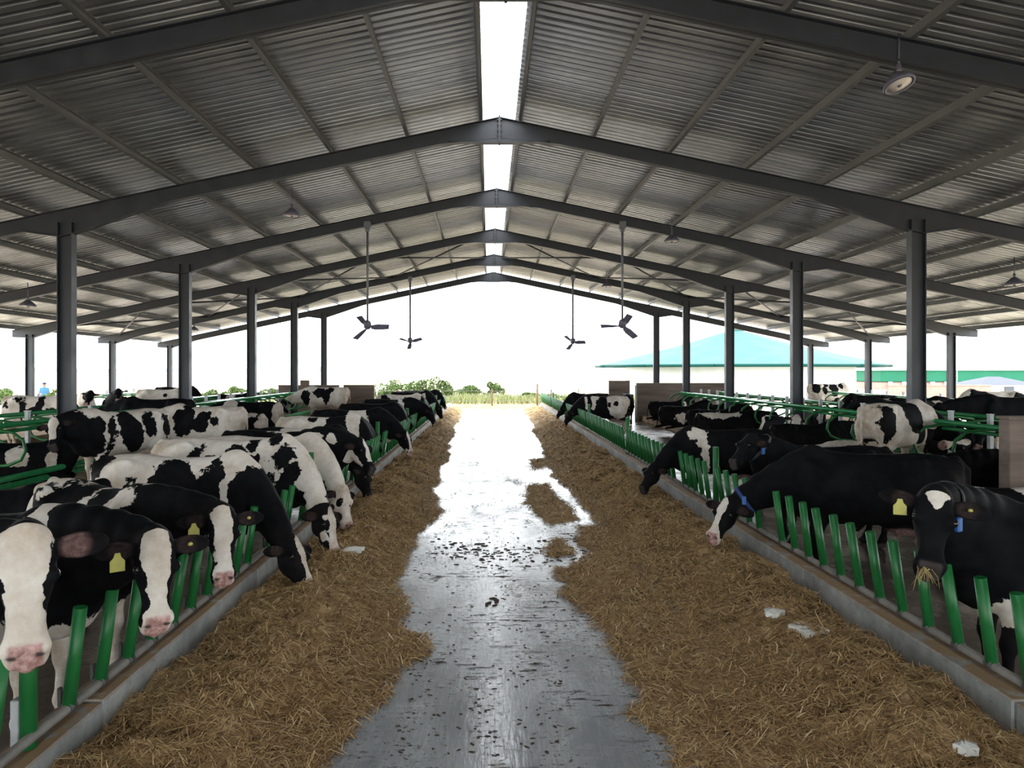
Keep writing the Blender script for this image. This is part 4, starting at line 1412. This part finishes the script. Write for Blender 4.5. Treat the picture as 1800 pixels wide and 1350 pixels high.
shell('shirt', .90, 1.50, M['shirt_blue']); shell('trousers', .07, .92, M['trouser'], .016)
mb = MB(); mb.lathe([(.118, 1.665), (.122, 1.70), (.105, 1.75), (.06, 1.785), (.01, 1.795)], 16); mb.box((0, -.13, 1.675), (.16, .14, .014), .004); mb.build('cap', M['cap_blue'], o)
# ------------------------------------------------------------------ the herd
WIDE = [(-.03, .03), (.0, .07), (.06, .085), (.13, .078), (.2, .062), (.30, .05), (.40, .056), (.47, .085), (.56, .09)]
BLAZE = [(-.02, .0), (.03, .035), (.12, .05), (.22, .038), (.34, .036), (.42, .06), (.48, .09), (.56, .09)]
NARROW = [(-.02, .0), (.05, .02), (.15, .028), (.3, .02), (.4, .03), (.5, .06), (.56, .06)]
TRI = [(.015, -.02), (.025, .056), (.05, .062), (.10, .040), (.15, .006), (.17, -.05), (.6, -.05)]
G1, G2, G3, G4 = 'cows feeding at the left barrier', 'cows feeding at the right barrier', 'cows in the left cubicles', 'cows in the right cubicles'


def cow(label, at, **k):
    return make_cow(label, at, **k)


# --- left barrier, from the camera outwards
cow('cow with a broad white face, cut off by the left edge of the picture', (-3.12, 3.62), yaw=-4, sc=1.06, poll=W(46, 935, 3.3), muz=W(44, 1152, 3.12), face=(.50, -.86, .1),
    ear_pink=.28, blaze=[(-.2, .10)] + [(a, max(b * 1.22 + .012, .10 if a < .05 else 0)) for a, b in WIDE], patches=[('z', .72, 'w'), ('e', .1, 1.2, .3, .3, 0, 'w')], neck='b', res=.022, hres=.0105, seed=2, group=G1, ear_drop=.05, wsp=0)
cow('black cow with a white face and yellow ear tag, second from the left edge', (-3.02, 4.85), yaw=-8, sc=1.05, poll=W(273, 938, 4.42), muz=W(279, 1100, 4.25), face=(.58, -.80, .12),
    blaze=WIDE, patches=[('e', .60, 1.28, .10, .42, 0, 'w'), ('z', .78, 'w'), ('e', -.5, 1.1, .25, .3, 0, 'w')], res=.02, hres=.0115, seed=3, tags=['rp', 'lb'], group=G1, neck='b')
cow('black cow with white slashes on its flank, white face and a green-yellow ear tag', (-2.92, 5.92), yaw=-34, sc=1.03, poll=W(390, 895, 5.62), muz=W(395, 1020, 5.42), face=(.46, -.88, .12),
    blaze=[(a, b * .92) for a, b in WIDE], patches=[('e', -.92, 1.05, .32, .5, 0, 'w'), ('e', -.58, 1.42, .40, .13, 6, 'w'), ('e', -.58, 1.33, .22, .05, 14, 'b'), ('e', -.02, 1.17, .24, .095, 48, 'w'), ('e', .36, 1.14, .42, .125, 48, 'w'), ('e', .52, 1.40, .16, .08, -10, 'w')],
    res=.018, hres=.0125, seed=4, tags=['rp', 'lb'], group=G1, neck='b')
cow('white cow with big black blotches, black neck and head down in the hay', (-2.78, 7.78), yaw=-5, sc=1.08, poll=W(511, 950, 7.48), muz=W(550, 1030, 7.22), face=(.86, -.42, .4),
    blaze=[(a, b * .9 + .004) for a, b in BLAZE], blaze_s=.012, base='w', neck='b', legs='w', hres=.014, res=.018, seed=5, group=G1, wsp=0,
    patches=[('e', -.84, 1.14, .12, .30, -18, 'b'), ('e', -.66, 1.02, .16, .16, 0, 'b'), ('e', -.38, 1.02, .10, .17, 10, 'b'), ('e', .02, 1.08, .26, .25, -10, 'b'), ('e', -.02, 1.28, .17, .10, 8, 'b'), ('e', .14, .92, .18, .26, 0, 'b'),
             ('e', .40, 1.05, .15, .24, 0, 'b'), ('e', .46, 1.24, .11, .14, 0, 'b'), ('e', .44, .84, .12, .2, 0, 'b'), ('e', .82, .96, .26, .36, 0, 'b'), ('e', .62, 1.42, .2, .07, -20, 'w')])
sp5 = [('e', .06, 1.30, .08, .045, 20, 'b'), ('e', .16, 1.27, .05, .025, 30, 'b'), ('e', -.05, 1.20, .07, .045, 40, 'b'), ('e', -.10, 1.12, .045, .04, 0, 'b'), ('e', .18, 1.06, .075, .06, 0, 'b'), ('e', .22, 1.16, .05, .025, 60, 'b'),
       ('e', .34, 1.20, .035, .05, 0, 'b'), ('e', -.36, 1.26, .06, .035, 30, 'b'), ('e', .55, 1.22, .08, .05, 20, 'b'), ('e', .62, 1.24, .09, .14, -15, 'b'), ('e', .56, 1.06, .05, .2, -20, 'b'), ('e', .44, .98, .09, .05, 0, 'b'), ('e', .66, .92, .12, .14, 0, 'b'), ('e', .74, 1.05, .1, .09, 0, 'b')]
cow('white cow with small black spots over its flank and a spotted face', (-2.66, 9.15), yaw=-3, sc=1.12, poll=W(572, 893, 8.85), muz=W(593, 972, 8.62), face=(.84, -.46, .4), base='w', blaze=BLAZE, spots=12,
    patches=sp5 + [('s', .84, 0, .74, .27, 'b'), ('s', 1.0, 0, .70, .2, 'b')], res=.02, hres=.016, seed=6, group=G1, wsp=16)
cow('white cow with a speckled neck, behind the spotted cow at the left barrier', (-2.68, 10.55), yaw=-2, sc=1.05, poll=W(603, 858, 10.25), muz=W(617, 926, 10.05), face=(.84, -.4, .4), base='w', headbase='w', spots=6,
    patches=[('e', .50, 1.02, .10, .06, 10, 'b'), ('e', .62, .92, .14, .14, 0, 'b'), ('s', .86, 0, .76, .24, 'b')], res=.024, hres=.02, seed=7, group=G1, wsp=10)
cow('black cow with white shoulder stars, white-cheeked head raised over the left barrier', (-2.75, 11.45), yaw=-2, sc=1.06, poll=W(632, 775, 11.3), muz=W(664, 836, 11.0), face=(.82, -.45, .45), blaze=[(a, b * .9) for a, b in BLAZE], chin=True, muzzle='d',
    patches=[('e', .58, 1.32, .07, .05, 0, 'w'), ('e', -.1, 1.42, .16, .05, 0, 'w'), ('e', .80, 1.28, .08, .10, 30, 'w')], res=.024, hres=.018, seed=8, group=G1)
cow('black headed cow feeding low behind the white-cheeked cow', (-2.75, 12.75), yaw=0, sc=1.02, poll=W(640, 824, 12.6), muz=W(655, 874, 12.35), face=(.9, -.2, .4), res=.028, seed=9, group=G1, muzzle='d', patches=[('e', -.2, 1.3, .2, .2, 0, 'w')])
cow('white rumped cow with a black shoulder behind the tall post at the left barrier', (-2.95, 15.3), yaw=4, sc=1.05, poll=(-2.62, 16.1, 1.05), muz=(-2.5, 16.45, .62), face=(.5, .5, .6), base='w', neck='b', res=.028, seed=10, group=G1,
    patches=[('e', .25, 1.15, .24, .34, 0, 'b'), ('e', -.2, 1.34, .06, .04, 0, 'b')], wsp=4)
cow('black cow with a white flank reaching its head down through the left barrier', (-2.72, 17.35), yaw=0, sc=1.07, poll=W(711, 760, 17.2), muz=W(727, 798, 16.95), face=(.86, -.4, .4), blaze=BLAZE, res=.028, hres=.022, seed=11, group=G1,
    patches=[('e', .15, 1.2, .22, .4, 20, 'w'), ('e', .8, .7, .2, .1, 0, 'w')], neck='b')
cow('plain black cow standing behind the left barrier before the far cows', (-2.85, 21.0), yaw=0, sc=1.06, res=FAR_RES, seed=12, group=G1, poll=(-2.6, 21.9, 1.15), muz=(-2.4, 22.2, .75), face=(.5, .5, .6))
cow('black cow with a white shoulder band, dark head over the far left hay', (-2.72, 24.3), yaw=0, sc=1.06, poll=W(756, 719, 24.1), muz=W(769, 747, 23.9), face=(.9, -.3, .4), res=FAR_RES, seed=13, group=G1, patches=[('e', .3, 1.15, .1, .4, 10, 'w')], neck='b')
cow('white topped cow in the far group at the left barrier', (-2.9, 28.4), yaw=0, sc=1.07, res=FAR_RES, seed=14, group=G1, base='w', patches=[('e', .2, 1.1, .3, .2, 0, 'b'), ('e', -.6, 1.2, .2, .2, 0, 'b')], neck='b', poll=(-2.55, 29.2, 1.1), muz=(-2.4, 29.6, .7), face=(.5, .5, .6))
cow('grey flecked black cow near the far end of the left barrier', (-2.85, 32.2), yaw=0, sc=1.08, res=FAR_RES, seed=15, group=G1, patches=[('e', .1, 1.25, .12, .08, 0, 'w'), ('e', .45, 1.2, .08, .12, 0, 'w')])
cow('most distant cow feeding at the left barrier, dark head over the hay', (-2.7, 35.4), yaw=0, sc=1.05, res=FAR_RES, seed=16, group=G1, poll=W(778, 700, 35.3), muz=W(787, 719, 35.1), face=(.9, -.3, .4))

# --- left side, behind the feeding row
cow('white faced black and white cow standing on the left beds, turned to the left', (-7.22, 12.95), yaw=-118, z0=.26, sc=1.03, poll=W(96, 738, 12.35), muz=W(89, 803, 11.95), face=(.15, -.98, .1), blaze=WIDE, muzzle='d', base='w', res=.022, hres=.018, seed=21, group=G3, legs='w',
    patches=[('e', .72, 1.0, .24, .42, 0, 'b'), ('e', .38, 1.0, .08, .36, 10, 'b'), ('e', .02, 1.05, .2, .42, -12, 'b'), ('e', -.36, 1.12, .1, .2, 0, 'b'), ('e', -.72, 1.05, .12, .28, 0, 'b'), ('e', .6, 1.42, .2, .1, 0, 'w')], neck='b')
cow('white cow with round black flank spots behind the white faced standing cow', (-6.9, 15.9), yaw=176, z0=.26, sc=1.0, base='w', res=.028, seed=22, group=G3, patches=[('e', .35, 1.1, .24, .36, 10, 'b'), ('e', -.1, 1.2, .14, .1, -20, 'b'), ('e', -.05, 1.02, .17, .16, 0, 'b'), ('e', -.35, 1.1, .09, .09, 0, 'b')], poll=(-8.1, 15.8, 1.2), muz=(-8.4, 15.7, .8), face=(-.8, 0, .5))
cow('black cow with a white rump and tail standing in the left alley', (-7.0, 17.6), yaw=178, sc=1.0, res=.028, seed=23, group=G3, patches=[('e', -.92, 1.0, .14, .6, 0, 'w'), ('e', -.35, 1.22, .12, .04, -30, 'w'), ('e', -.5, 1.36, .2, .04, 0, 'w')], poll=(-7.9, 17.6, 1.35), muz=(-8.3, 17.5, 1.0), face=(-.6, 0, .8))
cow('black cow with a pale shoulder, second back in the left alley', (-8.1, 22.4), yaw=180, sc=1.05, res=FAR_RES, seed=24, group=G3, patches=[('e', .55, 1.3, .2, .2, 0, 'w'), ('e', -.9, 1.1, .15, .4, 0, 'w')], poll=(-9.0, 22.4, 1.2), muz=(-9.3, 22.3, .8), face=(-.6, 0, .8))
cow('dirty white cow with streaky black marks at the far left edge', (-12.15, 20.2), yaw=4, z0=.26, sc=1.06, base='w', dirt=1.0, neck='b', res=.03, seed=25, group=G3, patches=[('e', -.3, 1.05, .10, .22, 0, 'b'), ('e', .12, 1.15, .09, .35, 0, 'b'), ('e', -.75, 1.2, .12, .1, 40, 'b'), ('e', .45, 1.0, .16, .1, 0, 'b')], wsp=10)
cow('plain black cow with a long straight back on the left beds', (-9.15, 18.25), yaw=181, z0=.26, sc=1.05, res=.03, seed=26, group=G3, poll=(-10.5, 18.4, 1.25), muz=(-10.8, 18.3, .85), face=(-.8, 0, .5))
cow('pinkish white cow far off between the first and second left columns', (-11.9, 27.2), yaw=0, z0=.26, sc=1.06, base='w', dirt=.8, res=FAR_RES, seed=27, group=G3, patches=[('e', .2, 1.2, .05, .05, 0, 'b')])
cow('dark backed cow behind the pinkish white cow on the left', (-13.0, 31.0), yaw=0, z0=.26, sc=1.06, res=FAR_RES, seed=28, group=G3)
cow('pale cow looking over the plain black cow, ears spread', (-14.6, 25.3), yaw=-70, z0=.10, sc=1.04, base='w', res=FAR_RES, seed=29, group=G3, poll=W(160, 688, 24.4), muz=W(152, 706, 24.1), face=(.2, -.9, .3))
cow('black cow raising its eared head above the others on the left', (-13.3, 25.0), yaw=-75, z0=.10, sc=1.02, res=FAR_RES, seed=30, group=G3, poll=W(208, 685, 24.0), muz=W(206, 703, 23.6), face=(.2, -.9, .3))
cow('black cow with a white saddle far off left of the third left column', (-9.7, 28.5), yaw=0, z0=.0, sc=1.08, res=FAR_RES, seed=31, group=G3, patches=[('e', 0, 1.3, .16, .2, 30, 'w')])
cow('white and black cow standing against the far left block wall', (-7.6, 30.6), yaw=178, z0=.26, sc=1.06, base='w', dirt=.9, res=FAR_RES, seed=32, group=G3, patches=[('e', .2, 1.2, .24, .2, 0, 'b'), ('e', -.2, 1.3, .16, .1, 0, 'b'), ('e', .75, 1.0, .2, .3, 0, 'b'), ('e', -.1, 1.0, .12, .25, 10, 'b')], poll=(-8.8, 30.4, 1.2), muz=(-9.0, 30.2, .8), face=(-.8, 0, .5))
cow('dark cow lying in the left alley behind the nearest cows', (-6.1, 9.5), yaw=2, lie=1, sc=1.02, res=.03, seed=33, group=G3, poll=(-5.6, 9.9, .8), muz=(-5.35, 10.1, .42), face=(.5, .3, .8))
cow('black and white cow lying behind the rails at the far left edge', (-8.6, 14.0), yaw=20, z0=.24, lie=1, sc=.95, res=.03, seed=34, group=G3, blaze=BLAZE, patches=[('e', 0, .6, .2, .2, 0, 'w'), ('e', .6, .5, .1, .2, 0, 'w')])
cow('dark cow lying under the rails left of the far block wall', (-8.3, 23.6), yaw=15, z0=.24, lie=1, sc=.95, res=FAR_RES, seed=35, group=G3, patches=[('e', -.4, .6, .2, .1, 0, 'w')])
cow('brown dusted dark cow lying beside the far left wall', (-8.2, 26.0), yaw=20, z0=.24, lie=1, sc=.95, res=FAR_RES, seed=36, group=G3, dirt=1.0, patches=[('e', .5, .7, .2, .1, 0, 'w')])

# --- right barrier
cow('black cow with a white shoulder patch, head down at the gap in the right barrier', (3.66, 12.95), yaw=178, sc=.99, poll=W(1150, 818, 12.7), muz=W(1117, 872, 12.4), face=(-.78, -.5, .45), res=.022, hres=.018, seed=41, group=G2, muzzle='d', legs='b',
    patches=[('e', .46, 1.32, .17, .12, 0, 'w'), ('e', .34, 1.08, .05, .28, -6, 'w'), ('e', .42, 1.2, .10, .10, 0, 'w')], neck='b')
cow('black cow with a white blaze and muzzle reaching down over the right kerb', (3.98, 8.72), yaw=157, sc=1.05, poll=W(1283, 880, 9.0), muz=W(1241, 958, 8.72), face=(-.70, -.66, .35), blaze=[(a, b * 1.0 + .006) for a, b in BLAZE], blaze_s=-.012, res=.02, hres=.0135, seed=42, group=G2, legs='b', collar=(-.4, -.9, -.1), strap='collar_blue', neck='b', chin=False, dirt=.4)
cow('black cow holding its head up in profile, blue tag on its neck strap', (4.18, 10.05), yaw=178, sc=.99, poll=W(1322, 768, 9.95), muz=W(1266, 832, 9.65), face=(-.72, -.3, .66), res=.022, hres=.015, seed=43, group=G2, collar=(0, -1, -.1), legs='b', muzzle='d')
cow('black cow with a white forehead triangle and yellow ear tags, facing the camera', (3.86, 5.42), yaw=172, sc=1.03, poll=W(1646, 864, 4.82), muz=W(1636, 1004, 4.62), face=(-.40, -.9, .12), blaze=TRI, muzzle='d', res=.018, hres=.0115, seed=44, group=G2, tags=['rp', 'lb'], collar=(.50, -.55, -.67), legs='b', ear_drop=.05,
    patches=[('e', .62, .66, .10, .12, 20, 'w'), ('e', .55, .30, .08, .10, 0, 'w')], neck='b')
cow('pale rumped black and white cow feeding at the far right barrier', (3.75, 27.2), yaw=181, sc=1.06, poll=W(1001, 724, 27.0), muz=W(986, 752, 26.7), face=(-.8, -.4, .4), res=.03, hres=.024, seed=45, group=G2, neck='b', dirt=.9,
    patches=[('e', -.55, 1.1, .45, .5, 0, 'w'), ('e', -.2, 1.1, .04, .05, 0, 'b'), ('e', -.42, 1.15, .08, .07, 0, 'b'), ('e', .30, 1.3, .12, .3, 10, 'w'), ('e', .2, 1.1, .10, .2, 0, 'b'), ('e', .62, 1.2, .05, .2, 0, 'w')])
cow('black cow feeding beyond the pale rumped one at the far right barrier', (3.75, 31.4), yaw=180, sc=1.04, poll=W(988, 716, 31.3), muz=W(970, 741, 31.0), face=(-.8, -.3, .4), res=FAR_RES, seed=46, group=G2)
cow('dark cow standing at the corner of the far right block wall', (6.45, 33.6), yaw=82, sc=1.0, res=FAR_RES, seed=47, group=G4, legs='b')

# --- right cubicles
cow('white cow with black patches standing on the right beds, rump towards the passage', (8.72, 14.55), yaw=27, z0=.26, sc=1.10, base='w', dirt=.85, res=.02, hres=.02, seed=51, group=G4, poll=(9.55, 14.2, 1.02), muz=W(1632, 783, 13.9), face=(.3, -.8, .4), blaze=BLAZE,
    patches=[('e', -.66, 1.10, .20, .24, 0, 'b'), ('e', -.72, .9, .07, .2, 0, 'b'), ('e', .10, 1.2, .24, .34, -18, 'b'), ('e', .22, .85, .14, .2, 20, 'b')], neck='b')
cow('spotted black and white cow standing far off near the right eave', (16.9, 34.0), yaw=0, z0=.26, sc=1.12, base='w', res=FAR_RES, seed=52, group=G4, patches=[('e', -.7, 1.2, .18, .2, 0, 'b'), ('e', -.35, 1.1, .12, .2, 0, 'b'), ('e', .05, 1.2, .16, .35, 0, 'b'), ('e', .4, 1.3, .1, .1, 0, 'b')], wsp=8)
cow('dark cow in front of the spotted far cow near the right eave', (14.7, 28.8), yaw=150, z0=0, sc=1.06, res=FAR_RES, seed=53, group=G4, patches=[('e', .6, 1.1, .1, .1, 0, 'w')])
cow('black cow with white hind quarters right of the first right column', (13.2, 21.0), yaw=0, z0=.10, sc=1.10, base='b', res=.03, seed=54, group=G4, patches=[('e', -.85, 1.1, .18, .4, 0, 'w'), ('e', .35, 1.25, .2, .1, 0, 'w'), ('e', -.1, 1.0, .2, .1, 0, 'w')], poll=(14.2, 21, 1.35), muz=(14.5, 20.9, .9), face=(.8, 0, .5))
cow('big black cow with its side to the camera near the right edge, over the rails', (12.6, 17.9), yaw=178, z0=.26, sc=1.10, res=.03, seed=55, group=G4, poll=(11.4, 18.0, 1.6), muz=(11.0, 18.0, 1.25), face=(-.5, 0, .8))
cow('white backed cow behind the big black cow at the right edge', (15.6, 23.0), yaw=170, z0=.26, sc=1.10, base='w', res=FAR_RES, seed=56, group=G4, patches=[('e', .4, 1.2, .3, .3, 0, 'b'), ('e', -.6, 1.1, .2, .3, 0, 'b')])
cow('black cow whose head shows left of the first right column', (11.0, 20.0), yaw=186, z0=.10, sc=1.08, res=FAR_RES, seed=57, group=G4, poll=(10.15, 19.9, 1.72), muz=(9.75, 19.7, 1.4), face=(-.5, -.2, .8))
cow('white cow lying in the right alley just beyond the large black cow', (7.35, 15.35), yaw=0, lie=1, sc=1.0, base='w', res=.028, seed=61, group=G4, patches=[('e', -.2, .86, .2, .05, 0, 'b')], dirt=.8, poll=(8.2, 15.7, .85), muz=(8.4, 16.0, .5), face=(.3, .3, .8))
cow('black cow lying on the right beds behind the white lying cow', (8.6, 18.1), yaw=4, z0=.24, lie=1, sc=1.0, res=.03, seed=62, group=G4, poll=(9.6, 18.2, 1.1), muz=(9.9, 18.0, .75), face=(.6, 0, .8))
cow('white headed cow lying on the right beds and looking at the camera', (8.75, 20.4), yaw=-80, z0=.24, lie=1, sc=1.0, base='w', headbase='w', spots=-1, res=.03, hres=.022, seed=63, group=G4, poll=W(1401, 732, 19.8), muz=W(1397, 758, 19.4), face=(-.3, -.9, .3), eyes=True, patches=[('x', -.5, 'b'), ('e', .6, .5, .2, .4, 0, 'w')])
cow('black cow with a white back stripe lying on the right beds beyond the rails', (8.05, 22.6), yaw=5, z0=.24, lie=1, sc=1.02, base='b', res=.03, seed=64, group=G4, patches=[('e', -.2, .84, .62, .13, 0, 'w')], dirt=.8, poll=(9.1, 22.7, 1.1), muz=(9.4, 22.6, .7), face=(.6, 0, .8))
cow('black and white cow lying at the end of the right beds by the shining alley', (7.9, 27.6), yaw=20, z0=.24, lie=1, sc=1.0, res=FAR_RES, seed=65, group=G4, patches=[('e', -.2, .4, .3, .2, 0, 'w')])
cow('dark cow with grey flecks lying beside the black and white one near the shining alley', (8.4, 25.0), yaw=0, z0=.24, lie=1, sc=.98, base='b', res=FAR_RES, seed=66, group=G4, dirt=1.0, patches=[('e', .1, .7, .12, .1, 30, 'w'), ('e', -.6, .6, .1, .14, 0, 'w')])
cow('dark cow lying under the long right rail, middle of the bed row', (9.4, 28.6), yaw=0, z0=.24, lie=1, sc=1.0, res=FAR_RES, seed=67, group=G4)
cow('dark cow lying before the far right block wall', (8.6, 32.0), yaw=10, z0=.24, lie=1, sc=1.0, res=FAR_RES, seed=68, group=G4, patches=[('e', .7, .7, .1, .15, 0, 'w')])
cow('black cow with white head marks lying beyond the white headed cow', (10.6, 23.0), yaw=-100, z0=.24, lie=1, sc=1.0, res=FAR_RES, seed=69, group=G4, blaze=BLAZE)
cow('black cow lying head up between two galvanised posts on the right', (10.55, 15.3), yaw=-75, z0=.24, lie=1, sc=1.0, res=.028, hres=.022, seed=70, group=G4, poll=W(1726, 750, 14.6), muz=W(1720, 790, 14.3), face=(-.2, -.9, .3))
cow('red dusted white cow lying low left of the galvanised post', (11.5, 17.6), yaw=-110, z0=.24, lie=1, sc=.98, base='w', dirt=1.0, res=.03, seed=71, group=G4, patches=[('e', .2, .6, .2, .2, 0, 'b')])
cow('black cow lying beside the block wall end at the right edge', (8.35, 11.7), yaw=-170, z0=.24, lie=1, sc=1.0, res=.028, seed=72, group=G4, poll=(7.3, 11.5, 1.05), muz=(7.0, 11.3, .7), face=(-.5, -.2, .8))
cow('dirty white cow lying in the alley before the block wall end', (6.15, 9.35), yaw=176, z0=0, lie=1, sc=1.08, base='w', dirt=.9, res=.026, seed=73, group=G4, patches=[('e', .1, .8, .2, .1, 0, 'b'), ('e', -.2, .5, .3, .1, 0, 'b')], poll=(5.3, 9.7, .75), muz=(5.1, 9.95, .4), face=(-.4, .4, .8))

# wisps of hay hanging from the mouth of the facing black cow
p = W(1626, 998, 4.62)
rs = np.random.RandomState(77)
mb = MB()
for k in range(22):
    a = Vector((rs.normal(0, .02), rs.normal(0, .02), 0)); d = Vector((rs.normal(0, .045), rs.normal(0, .03), -rs.uniform(.05, .14)))
    mb.tube([a, a + d * .5 + Vector((rs.normal(0, .015), 0, .012)), a + d], [.0016, .0014, .001], 4)
tag(mb.build('hay_wisp', plain('green_hay', srgb(168, 150, 96), .8, 0, .2, 20), None, tuple(p)), 'wisp of hay hanging from the mouth of the cow with the forehead triangle', 'hay')
